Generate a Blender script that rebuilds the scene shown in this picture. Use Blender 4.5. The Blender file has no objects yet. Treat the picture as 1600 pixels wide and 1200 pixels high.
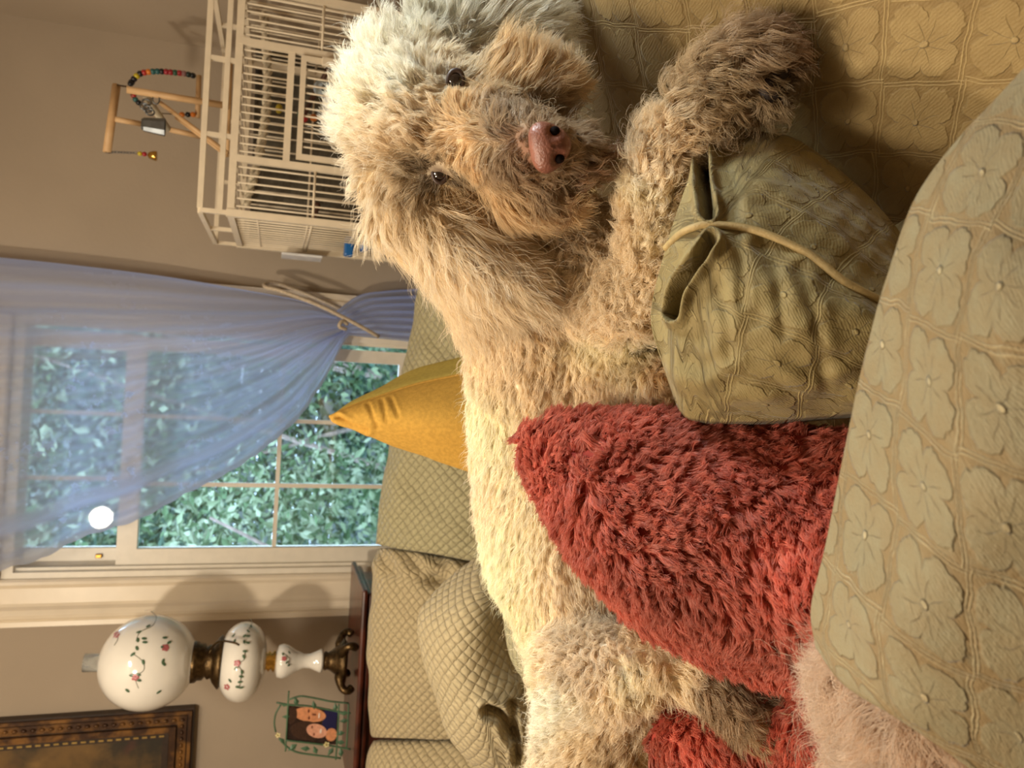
import bpy, bmesh, math, random
import numpy as np
from mathutils import Vector, Matrix
from mathutils.bvhtree import BVHTree
random.seed(5)
rng = np.random.default_rng(11)
SC = bpy.context.scene
COL = SC.collection

# ------------------------------------------------------------------ camera
F = 1200.0
PITCH, ROLL = math.radians(17.0), math.radians(3.1)
CAM = np.array([0.0, 0.0, 0.98])
cp, sp, cr, sr = math.cos(PITCH), math.sin(PITCH), math.cos(ROLL), math.sin(ROLL)
FW = np.array([0, cp, -sp]); R0 = np.array([1.0, 0, 0]); D0 = np.array([0, -sp, -cp])
RT = cr * R0 - sr * D0
DN = sr * R0 + cr * D0
cam_data = bpy.data.cameras.new('camera')
cam_data.sensor_fit = 'HORIZONTAL'; cam_data.sensor_width = 36; cam_data.lens = 36 * F / 1600
cam_data.clip_start = 0.02; cam_data.clip_end = 60
cam = bpy.data.objects.new('camera', cam_data); COL.objects.link(cam)
m = Matrix.Identity(4)
for i, ax in enumerate((DN, RT, -FW)):          # the phone was held sideways: image right is the room's down
    for r in range(3): m[r][i] = ax[r]
m.translation = Vector(CAM)
cam.matrix_world = m
cam_data.dof.use_dof = True; cam_data.dof.focus_distance = 0.78; cam_data.dof.aperture_fstop = 9.0
SC.camera = cam

def ray(px, py): return FW + (600.0 - py) / F * RT + (px - 800.0) / F * DN
def P(px, py, d): return CAM + d * ray(px, py)
def PY(px, py, Y):
    r = ray(px, py); return CAM + r * (Y / r[1])
def PN(px, py, p0, n):
    r = ray(px, py); return CAM + r * (np.dot(np.asarray(p0) - CAM, n) / np.dot(r, n))
def depth(p): return float(np.dot(np.asarray(p) - CAM, FW))
def project(pts):
    q = np.asarray(pts) - CAM
    d = q @ FW
    return 800 + F * (q @ DN) / d, 600 - F * (q @ RT) / d

# ------------------------------------------------------------------ light
SC.view_settings.view_transform = 'Standard'; SC.view_settings.look = 'None'
SC.view_settings.gamma = 1.0; SC.view_settings.use_curve_mapping = False
SC.view_settings.exposure = 0.0
world = bpy.data.worlds.new('sky'); SC.world = world; world.use_nodes = True
wn = world.node_tree.nodes; wl = world.node_tree.links
wn['Background'].inputs['Color'].default_value = (0.50, 0.68, 1.0, 1)
wn['Background'].inputs['Strength'].default_value = 13.0
def lamp_light(name, kind, loc, power, color, size=0.1, target=None, **kw):
    L = bpy.data.lights.new(name, kind); L.energy = power; L.color = color
    if kind == 'AREA':
        L.shape = 'RECTANGLE'; L.size = size; L.size_y = kw.get('size_y', size)
        L.spread = kw.get('spread', math.pi)
    else: L.shadow_soft_size = size
    o = bpy.data.objects.new(name, L); COL.objects.link(o); o.location = loc
    if target is not None:
        o.rotation_euler = (Vector(target) - Vector(loc)).to_track_quat('-Z', 'Y').to_euler()
    return o
lamp_light('reading_lamp_bulb', 'POINT', (-0.85, 0.72, 1.86), 56.0, (1.0, 0.86, 0.66), 0.055)
lamp_light('overhead_fill', 'AREA', (-0.30, 0.62, 2.40), 21.0, (1.0, 0.89, 0.72), 0.35, (-0.1, 0.7, 0))  # overhead fill added to brighten the dog and cushions
lamp_light('cool_side_fill', 'AREA', (0.93, 0.72, 1.42), 2.6, (0.86, 0.98, 1.0), 0.35, (0.30, 0.74, 0.90), spread=math.radians(60))  # cool light added for the head's right side; no window stands there

# ------------------------------------------------------------------ helpers
def srgb(r, g, b):
    return tuple((c / 12.92 if c <= 0.04045 else ((c + 0.055) / 1.055) ** 2.4) for c in (r / 255, g / 255, b / 255))

class X:
    """A node socket with arithmetic."""
    def __init__(s, nt, sock): s.nt, s.s = nt, sock
    def op(s, op, o=None, rev=False, clamp=False):
        n = s.nt.nodes.new('ShaderNodeMath'); n.operation = op; n.use_clamp = clamp
        a, b = (o, s) if rev else (s, o)
        for i, v in enumerate((a, b)):
            if v is None: continue
            if isinstance(v, X): s.nt.links.new(v.s, n.inputs[i])
            else: n.inputs[i].default_value = float(v)
        return X(s.nt, n.outputs[0])
    def __add__(s, o): return s.op('ADD', o)
    def __radd__(s, o): return s.op('ADD', o)
    def __sub__(s, o): return s.op('SUBTRACT', o)
    def __rsub__(s, o): return s.op('SUBTRACT', o, True)
    def __mul__(s, o): return s.op('MULTIPLY', o)
    def __rmul__(s, o): return s.op('MULTIPLY', o)
    def __truediv__(s, o): return s.op('DIVIDE', o)
    def pow(s, o): return s.op('POWER', o)
    def abs(s): return s.op('ABSOLUTE')
    def fract(s): return s.op('FRACT')
    def sin(s): return s.op('SINE')
    def cos(s): return s.op('COSINE')
    def max(s, o): return s.op('MAXIMUM', o)
    def min(s, o): return s.op('MINIMUM', o)
    def sat(s): return s.op('ADD', 0.0, clamp=True)
    def step(s, a, b):      # smoothstep a..b
        n = s.nt.nodes.new('ShaderNodeMapRange'); n.interpolation_type = 'SMOOTHSTEP'
        s.nt.links.new(s.s, n.inputs['Value'])
        n.inputs['From Min'].default_value = a; n.inputs['From Max'].default_value = b
        return X(s.nt, n.outputs[0])

def new_mat(name):
    M = bpy.data.materials.new(name); M.use_nodes = True
    nt = M.node_tree; return M, nt, nt.nodes['Principled BSDF']
def noise(nt, scale, detail=3, coord='Object', vec=None, rough=0.5):
    n = nt.nodes.new('ShaderNodeTexNoise'); n.inputs['Scale'].default_value = scale
    n.inputs['Detail'].default_value = detail; n.inputs['Roughness'].default_value = rough
    if vec is None:
        tc = nt.nodes.new('ShaderNodeTexCoord'); vec = tc.outputs[coord]
    nt.links.new(vec, n.inputs['Vector'])
    return X(nt, n.outputs['Fac'])
def mix(nt, fac, a, b):
    n = nt.nodes.new('ShaderNodeMix'); n.data_type = 'RGBA'
    if isinstance(fac, X): nt.links.new(fac.s, n.inputs[0])
    else: n.inputs[0].default_value = fac
    for i, v in ((6, a), (7, b)):
        if isinstance(v, tuple): n.inputs[i].default_value = (*v[:3], 1)
        else: nt.links.new(v, n.inputs[i])
    return n.outputs[2]
def bump(nt, bsdf, h, dist=0.002, strength=1.0):
    b = nt.nodes.new('ShaderNodeBump'); b.inputs['Distance'].default_value = dist; b.inputs['Strength'].default_value = strength
    nt.links.new(h.s, b.inputs['Height']); nt.links.new(b.outputs[0], bsdf.inputs['Normal'])

def plain(name, c, rough=0.6, metal=0.0, var=0.12, vscale=30, bumpd=0.0, bscale=200, spec=0.5, coat=0.0):
    M, nt, b = new_mat(name)
    f = noise(nt, vscale)
    nt.links.new(mix(nt, f.step(0.3, 0.7), tuple(x * (1 - var) for x in c), tuple(min(1, x * (1 + var)) for x in c)), b.inputs['Base Color'])
    b.inputs['Roughness'].default_value = rough; b.inputs['Metallic'].default_value = metal
    b.inputs['Specular IOR Level'].default_value = spec; b.inputs['Coat Weight'].default_value = coat
    if bumpd: bump(nt, b, noise(nt, bscale, 4), bumpd)
    return M

def fabric(name, ground, petal, thread, cell=(0.053, 0.053), kind='flower', rot=0.0, dist=0.0022, wob=0.05, rough=0.62, sheen=0.15):
    M, nt, b = new_mat(name)
    tc = nt.nodes.new('ShaderNodeTexCoord')
    mp = nt.nodes.new('ShaderNodeMapping'); nt.links.new(tc.outputs['UV'], mp.inputs['Vector'])
    mp.inputs['Rotation'].default_value = (0, 0, rot)
    mp.vector_type = 'POINT'
    sc_ = nt.nodes.new('ShaderNodeVectorMath'); sc_.operation = 'MULTIPLY'
    nt.links.new(mp.outputs[0], sc_.inputs[0]); sc_.inputs[1].default_value = (1 / cell[0], 1 / cell[1], 1)
    v = sc_.outputs[0]
    sx = nt.nodes.new('ShaderNodeSeparateXYZ'); nt.links.new(v, sx.inputs[0])
    w1 = noise(nt, 1.3, 2, vec=v); w2 = noise(nt, 1.7, 3, vec=v)
    U = X(nt, sx.outputs[0]) + (w1 - 0.5) * (wob * 4); V = X(nt, sx.outputs[1]) + (w2 - 0.5) * (wob * 4)
    if kind == 'flower':
        off = (V.op('FLOOR') * 0.5).fract() * 0.12           # the stitched lines step sideways from cell to cell
        U = U + off
        V = V + (U.op('FLOOR') * 0.5).fract() * 0.10
    fu, fv = U.fract(), V.fract()
    cx, cy = fu - 0.5, fv - 0.5
    du, dv = 0.5 - cx.abs(), 0.5 - cy.abs()
    fine = noise(nt, 42, 3, vec=v)
    big = noise(nt, 2.2, 3, vec=v)
    if kind == 'flower':
        rid = lambda d: (1.0 - (d - 0.022).abs() / 0.013).sat()
        line = rid(du).max(rid(dv))
        r = (cx * cx + cy * cy).op('SQRT'); th = cy.op('ARCTAN2', cx)
        lob = (th * 2.0).sin().abs().pow(0.45)
        edge = (noise(nt, 9, 2, vec=v) - 0.5) * 0.12
        lim = lob * 0.26 + 0.25 + edge
        pet = (lim - r).step(-0.012, 0.02) * (du.min(dv)).step(0.038, 0.055)
        vein = ((th * 4.0 + (big - 0.5) * 2.0).cos().abs()).step(0.0, 0.13).max(r.step(0.20, 0.32)) * 0.6 + 0.4
        pet = pet * vein
        knob = r.step(0.055, 0.03)
        twill = ((U * 34.0 + V * 34.0) * 3.14159).sin() * 0.5 + 0.5
        h = pet * 0.40 + line * 0.22 + knob * 0.8 + twill * 0.05 + fine * 0.12 + noise(nt, 16, 4, vec=v) * 0.25 - du.min(dv).step(0.10, 0.0) * 0.10
        c = mix(nt, pet * 0.55, ground, petal)
        c = mix(nt, (line * 0.9 + knob * 0.7).sat(), c, thread)
        c = mix(nt, du.min(dv).step(0.010, 0.0) * 0.25, c, tuple(x * 0.55 for x in ground))
        c = mix(nt, (1.0 - fine.step(0.25, 0.6)) * 0.22, c, tuple(x * 0.6 for x in ground))
        c = mix(nt, noise(nt, 5, 4, vec=v).step(0.42, 0.68) * 0.35, c, petal)
    else:
        pu, pv = (fu * 3.14159).sin().abs(), (fv * 3.14159).sin().abs()
        puff = (pu * pv).pow(0.42)
        h = puff * 0.9 + fine * 0.12
        c = mix(nt, puff.step(0.05, 0.6), tuple(0.7 * x + 0.3 * y for x, y in zip(ground, petal)), petal)
        c = mix(nt, fine.step(0.35, 0.7) * 0.3, c, thread)
    c = mix(nt, big.step(0.35, 0.65) * 0.35, c, ground)
    nt.links.new(c, b.inputs['Base Color'])
    b.inputs['Roughness'].default_value = rough; b.inputs['Specular IOR Level'].default_value = 0.25
    b.inputs['Sheen Weight'].default_value = sheen; b.inputs['Sheen Roughness'].default_value = 0.4
    bump(nt, b, h, dist)
    return M

def link(o, parent=None):
    COL.objects.link(o)
    if parent is not None:
        o.parent = parent
        o.matrix_parent_inverse = parent.matrix_world.inverted()
    return o
def mesh_obj(name, verts, faces, mat, parent=None, smooth=True, uv=None, attr=None):
    me = bpy.data.meshes.new(name)
    verts = np.asarray(verts, dtype=np.float64)
    me.from_pydata(verts.tolist(), [], [tuple(int(i) for i in f) for f in faces])
    if uv is not None:
        li = np.empty(len(me.loops), np.int32); me.loops.foreach_get('vertex_index', li)
        L = me.uv_layers.new(name='UVMap'); L.data.foreach_set('uv', np.asarray(uv, np.float32)[li].ravel())
    if smooth: me.polygons.foreach_set('use_smooth', np.ones(len(me.polygons), bool))
    if mat is not None: me.materials.append(mat)
    me.update()
    return link(bpy.data.objects.new(name, me), parent)
def tag(o, label=None, cat=None, group=None, kind=None):
    if label: o['label'] = label
    if cat: o['category'] = cat
    if group: o['group'] = group
    if kind: o['kind'] = kind
    return o
def thing(name, label, cat, loc, group=None):
    o = bpy.data.objects.new(name, None); o.empty_display_size = 0.05
    COL.objects.link(o); o.location = Vector(loc)
    o.matrix_world = Matrix.Translation(Vector(loc))
    return tag(o, label, cat, group)
def box_data(lo, hi):
    x0, y0, z0 = lo; x1, y1, z1 = hi
    v = [(x0,y0,z0),(x1,y0,z0),(x1,y1,z0),(x0,y1,z0),(x0,y0,z1),(x1,y0,z1),(x1,y1,z1),(x0,y1,z1)]
    f = [(0,3,2,1),(4,5,6,7),(0,1,5,4),(1,2,6,5),(2,3,7,6),(3,0,4,7)]
    return v, f
def box(name, lo, hi, mat, parent=None, bev=0.0):
    lo, hi = np.minimum(lo, hi), np.maximum(lo, hi)
    c = (lo + hi) / 2
    v, f = box_data(lo, hi)
    o = mesh_obj(name, v, f, mat, parent, smooth=False)
    if bev:
        md = o.modifiers.new('edge', 'BEVEL'); md.width = bev; md.segments = 2
    return o
def spline(pts, n):
    """Catmull-Rom through pts, n samples even in arc length."""
    pts = np.asarray(pts, float)
    if len(pts) == 2: return pts[0] + (pts[1] - pts[0]) * np.linspace(0, 1, n)[:, None]
    q = np.vstack([2 * pts[0] - pts[1], pts, 2 * pts[-1] - pts[-2]])
    out = []
    for i in range(1, len(q) - 2):
        t = np.linspace(0, 1, 24, endpoint=False)[:, None]
        p0, p1, p2, p3 = q[i-1], q[i], q[i+1], q[i+2]
        out.append(0.5 * (2*p1 + (p2-p0)*t + (2*p0-5*p1+4*p2-p3)*t**2 + (3*p1-p0-3*p2+p3)*t**3))
    out = np.vstack(out + [pts[-1:]])
    L = np.concatenate([[0], np.cumsum(np.linalg.norm(np.diff(out, axis=0), axis=1))])
    s = np.linspace(0, L[-1], n)
    return np.stack([np.interp(s, L, out[:, k]) for k in range(3)], axis=1)
def tube_data(pts, rad, n=8, closed=False):
    pts = np.asarray(pts, float); m_ = len(pts)
    rad = np.broadcast_to(np.asarray(rad, float), (m_,))
    if closed: T = np.roll(pts, -1, 0) - np.roll(pts, 1, 0)
    else: T = np.gradient(pts, axis=0)
    T /= np.linalg.norm(T, axis=1)[:, None] + 1e-12
    up = np.array([0, 0, 1.0]) if abs(T[0][2]) < 0.9 else np.array([1.0, 0, 0])
    A = np.cross(T[0], up); A /= np.linalg.norm(A)
    V = []
    for i in range(m_):
        A = A - T[i] * np.dot(A, T[i]); A /= np.linalg.norm(A) + 1e-12
        B = np.cross(T[i], A)
        for k in range(n):
            a = 2 * math.pi * k / n
            V.append(pts[i] + rad[i] * (math.cos(a) * A + math.sin(a) * B))
    Fc = []
    for i in range(m_ if closed else m_ - 1):
        j = (i + 1) % m_
        for k in range(n):
            k2 = (k + 1) % n
            Fc.append((i*n+k, i*n+k2, j*n+k2, j*n+k))
    if not closed:
        Fc.append(tuple(range(n))[::-1]); Fc.append(tuple((m_-1)*n + k for k in range(n)))
    return np.array(V), Fc
def tube(name, pts, rad, mat, parent=None, n=8, closed=False, smooth=True):
    v, f = tube_data(pts, rad, n, closed)
    return mesh_obj(name, v, f, mat, parent, smooth)
def join_data(parts):
    V, Fc, k = [], [], 0
    for v, f in parts:
        V.append(np.asarray(v, float)); Fc += [tuple(i + k for i in q) for q in f]; k += len(v)
    return np.vstack(V), Fc
def lathe(name, prof, origin, mat, parent=None, n=32, axis=None):
    """prof: (radius, height) from bottom to top, about a vertical axis at origin."""
    V, Fc = [], []
    for r, h in prof:
        for k in range(n):
            a = 2 * math.pi * k / n
            V.append((origin[0] + r * math.cos(a), origin[1] + r * math.sin(a), origin[2] + h))
    for i in range(len(prof) - 1):
        for k in range(n):
            k2 = (k + 1) % n
            Fc.append((i*n+k, i*n+k2, (i+1)*n+k2, (i+1)*n+k))
    if prof[0][0] > 1e-5: Fc.append(tuple(range(n))[::-1])
    if prof[-1][0] > 1e-5: Fc.append(tuple((len(prof)-1)*n + k for k in range(n)))
    return mesh_obj(name, V, Fc, mat, parent)
def ball_data(c, r, seg=14, ring=9, sc=(1, 1, 1)):
    V, Fc = [], []
    for i in range(ring + 1):
        t = math.pi * i / ring
        for k in range(seg):
            a = 2 * math.pi * k / seg
            V.append((c[0] + sc[0]*r*math.sin(t)*math.cos(a), c[1] + sc[1]*r*math.sin(t)*math.sin(a), c[2] + sc[2]*r*math.cos(t)))
    for i in range(ring):
        for k in range(seg):
            k2 = (k + 1) % seg
            Fc.append((i*seg+k, (i+1)*seg+k, (i+1)*seg+k2, i*seg+k2))
    return np.array(V), Fc
def ball(name, c, r, mat, parent=None, seg=14, ring=9, sc=(1, 1, 1)):
    v, f = ball_data(c, r, seg, ring, sc); return mesh_obj(name, v, f, mat, parent)

_dirs = rng.normal(size=(48, 3)); _dirs /= np.linalg.norm(_dirs, axis=1)[:, None]; _ph = rng.uniform(0, 6.28, 48)
def wave_noise(p, scale, seed=0, n=10):
    """smooth pseudo noise of points (…,3), about -1..1"""
    p = np.asarray(p) * scale; out = 0
    for k in range(n):
        j = (k * 5 + seed * 7) % 48
        out = out + np.sin((p @ _dirs[j]) * (0.7 + 0.13 * k) + _ph[j])
    return out / math.sqrt(n)

def soft(name, rows, mat, parent=None, nu=60, nv=40, bulge=0.03, thick=0.08, wr=(), px=True, pw=4, extra=None, uvoff=(0, 0), back=None):
    """A stuffed cloth body: front lofted through rows (image x, image y, depth), swollen by bulge, closed by a back."""
    C = []
    for row in rows:
        pts = [P(*q) for q in row] if px else row
        C.append(spline(pts, nu))
    C = np.array(C)
    G = np.stack([spline(C[:, i], nv) for i in range(nu)], axis=1)       # nv, nu, 3
    gu = np.gradient(G, axis=1); gv = np.gradient(G, axis=0)
    nrm = np.cross(gu, gv)
    na = nrm.reshape(-1, 3).sum(0); na /= np.linalg.norm(na)
    if np.dot(na, G.reshape(-1, 3).mean(0) - CAM) > 0: na = -na; nrm = -nrm
    nrm /= np.linalg.norm(nrm, axis=2)[..., None] + 1e-9
    s = np.linspace(0, 1, nu); t = np.linspace(0, 1, nv)
    pr = lambda x: np.sqrt(np.clip(1 - np.abs(2 * x - 1) ** pw, 0, 1))
    prof = pr(t)[:, None] * pr(s)[None, :]
    bn = 0.5 * na + 0.5 * nrm; bn /= np.linalg.norm(bn, axis=2)[..., None]
    front = G + bn * (bulge * prof)[..., None]
    for amp, scl, sd in wr:
        front = front + bn * (amp * prof * wave_noise(G, scl, sd))[..., None]
    if extra is not None: front = extra(front, bn, prof, s, t)
    bk = -na if back is None else np.asarray(back, float)
    rear = G + bk * (thick * prof)[..., None]
    idx = np.arange(nu * nv).reshape(nv, nu)
    inner = np.zeros((nv, nu), bool); inner[1:-1, 1:-1] = True
    bidx = idx.copy(); bidx[inner] = nu * nv + np.arange(inner.sum())
    V = np.vstack([front.reshape(-1, 3), rear[inner]])
    q = lambda I: np.stack([I[:-1, :-1], I[:-1, 1:], I[1:, 1:], I[1:, :-1]], -1).reshape(-1, 4)
    f1, f2 = q(idx), q(bidx)
    # orient front faces to the camera side
    a, b_, c_ = front[nv//2, nu//2], front[nv//2, nu//2+1], front[nv//2+1, nu//2]
    if np.dot(np.cross(b_ - a, c_ - a), na) < 0: f1 = f1[:, ::-1]
    else: f2 = f2[:, ::-1]
    lu = np.concatenate([np.zeros((nv, 1)), np.cumsum(np.linalg.norm(np.diff(front, axis=1), axis=2), axis=1)], axis=1)
    lu = lu - lu[:, nu//2:nu//2+1]
    lv = np.concatenate([np.zeros((1, nu)), np.cumsum(np.linalg.norm(np.diff(front, axis=0), axis=2), axis=0)], axis=0)
    lv = lv - lv[nv//2:nv//2+1, :]
    uv = np.stack([lu, lv], -1)
    uv = np.vstack([uv.reshape(-1, 2), uv[inner]]) + np.asarray(uvoff)
    o = mesh_obj(name, V, np.vstack([f1, f2]), mat, parent, uv=uv)
    o_front = front
    return o, front, bn
# ------------------------------------------------------------------ room shell
YW = 2.60
wall_m = plain('painted_plaster', srgb(172, 157, 139), 0.85, var=0.04, vscale=3, bumpd=0.0006, bscale=90, spec=0.2)
ceil_m = plain('ceiling_paint', srgb(220, 210, 195), 0.9, var=0.03)
wood_floor_m = plain('floor_boards', srgb(110, 78, 50), 0.5, var=0.2, vscale=6)
white_m = plain('white_trim_paint', srgb(226, 212, 190), 0.35, var=0.03, vscale=12, bumpd=0.0004, bscale=40)
vinyl_m = plain('window_vinyl', srgb(228, 220, 205), 0.4, var=0.03)
X_ = lambda px, py, Y: PY(px, py, Y)[0]
Z_ = lambda px, py, Y: PY(px, py, Y)[2]
wx0, wx1 = X_(10, 905, YW), X_(20, 490, YW)
wz0, wz1 = 0.50, Z_(12, 700, YW)
RX = X_(100, 38, YW); LX = -2.3; FY = -1.6; CZ = 2.43
def struct(o): o['kind'] = 'structure'; return o
wb = [box_data((LX, YW, 0), (wx0, YW + .12, CZ)), box_data((wx1, YW, 0), (RX, YW + .12, CZ)),
      box_data((wx0, YW, 0), (wx1, YW + .12, wz0)), box_data((wx0, YW, wz1), (wx1, YW + .12, CZ))]
v, f = join_data(wb); struct(mesh_obj('wall_back', v, f, wall_m, smooth=False))
struct(box('wall_right', (RX, FY, 0), (RX + .1, YW + .12, CZ), wall_m))
struct(box('wall_left', (LX - .1, FY, 0), (LX, YW + .12, CZ), wall_m))
struct(box('wall_front', (LX, FY - .1, 0), (RX, FY, CZ), wall_m))
struct(box('ceiling', (LX - .1, FY - .1, CZ), (RX + .1, YW + .12, CZ + .1), ceil_m))
struct(box('floor', (LX - .1, FY - .1, -.1), (RX + .1, YW + .12, 0), wood_floor_m))

# casing: a moulded profile run up each side and over the head
def casing(name, xa, sgn):
    w = 0.134
    prof = [(0, 0), (0, -.012), (.006, -.018), (.014, -.020), (.020, -.016), (.026, -.013), (.070, -.016), (.078, -.020), (.086, -.030), (.100, -.036), (.110, -.034), (.116, -.028), (.120, -.032), (w, -.034), (w, 0)]
    z0, z1 = wz0 - .1, min(wz1 + w, CZ)
    n = len(prof); V = []
    for z in (z0, z1):
        for a, b in prof: V.append((xa + sgn * a, YW + b, z))
    Fc = [(i, (i+1) % n, n + (i+1) % n, n + i) for i in range(n)] + [tuple(range(n)), tuple(range(n, 2*n))]
    return struct(mesh_obj(name, V, Fc, white_m, smooth=False))
casing('trim_1', wx0, -1); casing('trim_2', wx1, 1)
n_ = 0.134
struct(box('trim_3', (wx0 + .001, YW - .033, wz1 + .001), (wx1 - .001, YW - .001, wz1 + n_), white_m, bev=.006))

# window
glass_m, nt, b_ = new_mat('window_glass')
nt.nodes.remove(b_)
tr = nt.nodes.new('ShaderNodeBsdfTransparent'); tr.inputs[0].default_value = (.97, .99, .98, 1)
gl = nt.nodes.new('ShaderNodeBsdfGlossy'); gl.inputs['Roughness'].default_value = 0.02
fr = nt.nodes.new('ShaderNodeFresnel'); fr.inputs['IOR'].default_value = 1.5
mx = nt.nodes.new('ShaderNodeMixShader')
nt.links.new((X(nt, fr.outputs[0]) * 1.6).s, mx.inputs[0]); nt.links.new(tr.outputs[0], mx.inputs[1]); nt.links.new(gl.outputs[0], mx.inputs[2])
nt.links.new(mx.outputs[0], nt.nodes['Material Output'].inputs[0])

win = bpy.data.objects.new('window_1', None); COL.objects.link(win); win['kind'] = 'structure'
win.matrix_world = Matrix.Translation(((wx0 + wx1) / 2, YW + .06, wz0)); win.location = ((wx0 + wx1) / 2, YW + .06, wz0)
jb = [box_data((wx0, YW + .0, wz0), (wx0 + .018, YW + .11, wz1)), box_data((wx1 - .018, YW + .0, wz0), (wx1, YW + .11, wz1)),
      box_data((wx0 + .018, YW + .0, wz1 - .03), (wx1 - .018, YW + .11, wz1)), box_data((wx0 + .018, YW + .0, wz0), (wx1 - .018, YW + .11, wz0 + .03)),
      box_data((wx0 + .018, YW + .02, wz0 + .03), (wx0 + .028, YW + .03, wz1 - .03)), box_data((wx1 - .028, YW + .02, wz0 + .03), (wx1 - .018, YW + .03, wz1 - .03))]
v, f = join_data(jb); mesh_obj('window_frame', v, f, vinyl_m, win, smooth=False)
def sash(ya, yb, xo0, xo1, zo0, zo1, xi0, xi1, zi0, zi1, xm, zm):
    w = [box_data((xo0, ya, zo0), (xi0, yb, zo1)), box_data((xi1, ya, zo0), (xo1, yb, zo1)),
         box_data((xi0, ya, zo0), (xi1, yb, zi0)), box_data((xi0, ya, zi1), (xi1, yb, zo1))]
    v, f = join_data(w); s_ = mesh_obj('sash', v, f, vinyl_m, win, smooth=False)
    ym = (ya + yb) / 2
    cols = [xi0] + xm + [xi1]; rows_ = [zi0] + zm + [zi1]
    mesh_obj('pane', *box_data((xi0, ym - .002, zi0), (xi1, ym + .002, zi1)), glass_m, s_, smooth=False)
    for x in xm: box('muntin', (x - .0065, ym - .008, zi0), (x + .0065, ym + .008, zi1), vinyl_m, s_)
    for z in zm: box('muntin', (xi0, ym - .007, z - .0065), (xi1, ym + .007, z + .0065), vinyl_m, s_)
    return s_
Ya = YW + .035
lower = sash(Ya, Ya + .035, X_(400, 890, Ya), X_(230, 526, Ya), wz0 + .03, Z_(190, 700, Ya),
     X_(400, 856, Ya), X_(230, 547, Ya), wz0 + .08, Z_(222, 700, Ya),
     [X_(480, 760, Ya), X_(500, 660, Ya)], [Z_(433, 760, Ya)])
Yb = Ya + .04
upper = sash(Yb, Yb + .03, X_(100, 893, Yb), X_(100, 515, Yb), Z_(215, 700, Yb), wz1 - .02,
     X_(150, 856, Yb), X_(100, 543, Yb), Z_(194, 700, Yb), Z_(21, 700, Yb),
     [X_(120, 748, Yb), X_(120, 645, Yb)], [])
brass_m = plain('old_brass', srgb(150, 112, 55), 0.3, 1.0, var=0.25, vscale=60)
box('sash_lock', (X_(155, 868, Yb) - .006, Yb - .012, Z_(160, 868, Yb)), (X_(155, 868, Yb) + .006, Yb, Z_(150, 868, Yb)), brass_m, upper, bev=.002)

# ------------------------------------------------------------------ garden outside
lawn_m = plain('lawn', srgb(70, 92, 60), 0.9, var=0.3, vscale=4)
struct(box('ground', (-9, YW + .12, -.7), (9, 16, -.6), lawn_m))
leaf_ms = []
for nm, c in (('leaf_green', (66, 88, 56)), ('leaf_pale', (110, 126, 94)), ('leaf_teal', (54, 76, 60)), ('leaf_bright', (130, 142, 114))):
    M, nt, b = new_mat(nm)
    nt.links.new(mix(nt, noise(nt, 3), srgb(*[x * .75 for x in c]), srgb(*[min(255, x * 1.15) for x in c])), b.inputs['Base Color'])
    b.inputs['Roughness'].default_value = .8; b.inputs['Specular IOR Level'].default_value = .15
    leaf_ms.append(M)
bark_m = plain('bark', srgb(122, 108, 96), 0.9, var=0.3, vscale=25)
def shrub(name, label, c, rad, n, size, mats, nb):
    t = thing(name, label, 'shrub', (c[0], c[1], -.6), 'shrubs outside the window')
    r_ = np.random.default_rng(int(abs(c[0] * 100) + c[1] * 10))
    g = r_.normal(size=(n, 3)); g /= np.linalg.norm(g, axis=1)[:, None]
    pos = np.asarray(c) + g * np.asarray(rad) * (r_.uniform(.15, 1, n) ** .45)[:, None]
    V, Fc = [], []
    d1 = r_.normal(size=(n, 3)); d1[:, 2] = d1[:, 2] * .6 - .5; d1 /= np.linalg.norm(d1, axis=1)[:, None]
    d2 = np.cross(d1, r_.normal(size=(n, 3))); d2 /= np.linalg.norm(d2, axis=1)[:, None]
    L = size * r_.uniform(.6, 1.4, n)
    nn = np.cross(d1, d2)
    for k in range(n):
        p, a, b, q = pos[k], d1[k] * L[k], d2[k] * L[k] * .22, nn[k] * L[k] * .06
        V += [p, p + a * .4 + b + q, p + a, p + a * .4 - b + q, p + a * .5]
        i = k * 5; Fc += [(i, i+1, i+4), (i+1, i+2, i+4), (i, i+4, i+3), (i+4, i+2, i+3)]
    o = mesh_obj('foliage', V, Fc, mats[0], t, smooth=False); o['kind'] = 'stuff'
    for mm in mats[1:]: o.data.materials.append(mm)
    pick = r_.integers(0, len(mats), n)
    o.data.polygons.foreach_set('material_index', np.repeat(pick, 4).astype(np.int32))
    for k in range(nb):
        a = np.array([c[0] + r_.uniform(-.3, .3) * rad[0], c[1] - rad[1] * .5, -.6])
        e = np.asarray(c) + np.array([r_.uniform(-.9, .9) * rad[0], -rad[1] * r_.uniform(.6, 1.0), r_.uniform(.2, .9) * rad[2]])
        mdl = (a + e) / 2 + r_.normal(size=3) * .25
        tube('branch', spline([a, mdl, e], 10), np.linspace(.028, .008, 10), bark_m, t, n=6)
    return t
shrub('garden_shrub', 'green leafy shrub with thin branches outside lower left of the window', (-1.25, 5.0, .55), (.9, .7, 1.1), 6000, .07, leaf_ms[:2] + leaf_ms[3:], 4)
shrub('garden_shrub', 'dark teal shrub outside the right part of the window', (.75, 5.2, .6), (.9, .7, 1.0), 7000, .065, [leaf_ms[2], leaf_ms[0], leaf_ms[1]], 4)
shrub('garden_shrub', 'tall leafy shrub outside behind the curtained upper sash', (-.5, 6.6, 2.4), (1.5, .8, 1.3), 6500, .095, [leaf_ms[0], leaf_ms[2], leaf_ms[3]], 3)
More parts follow.
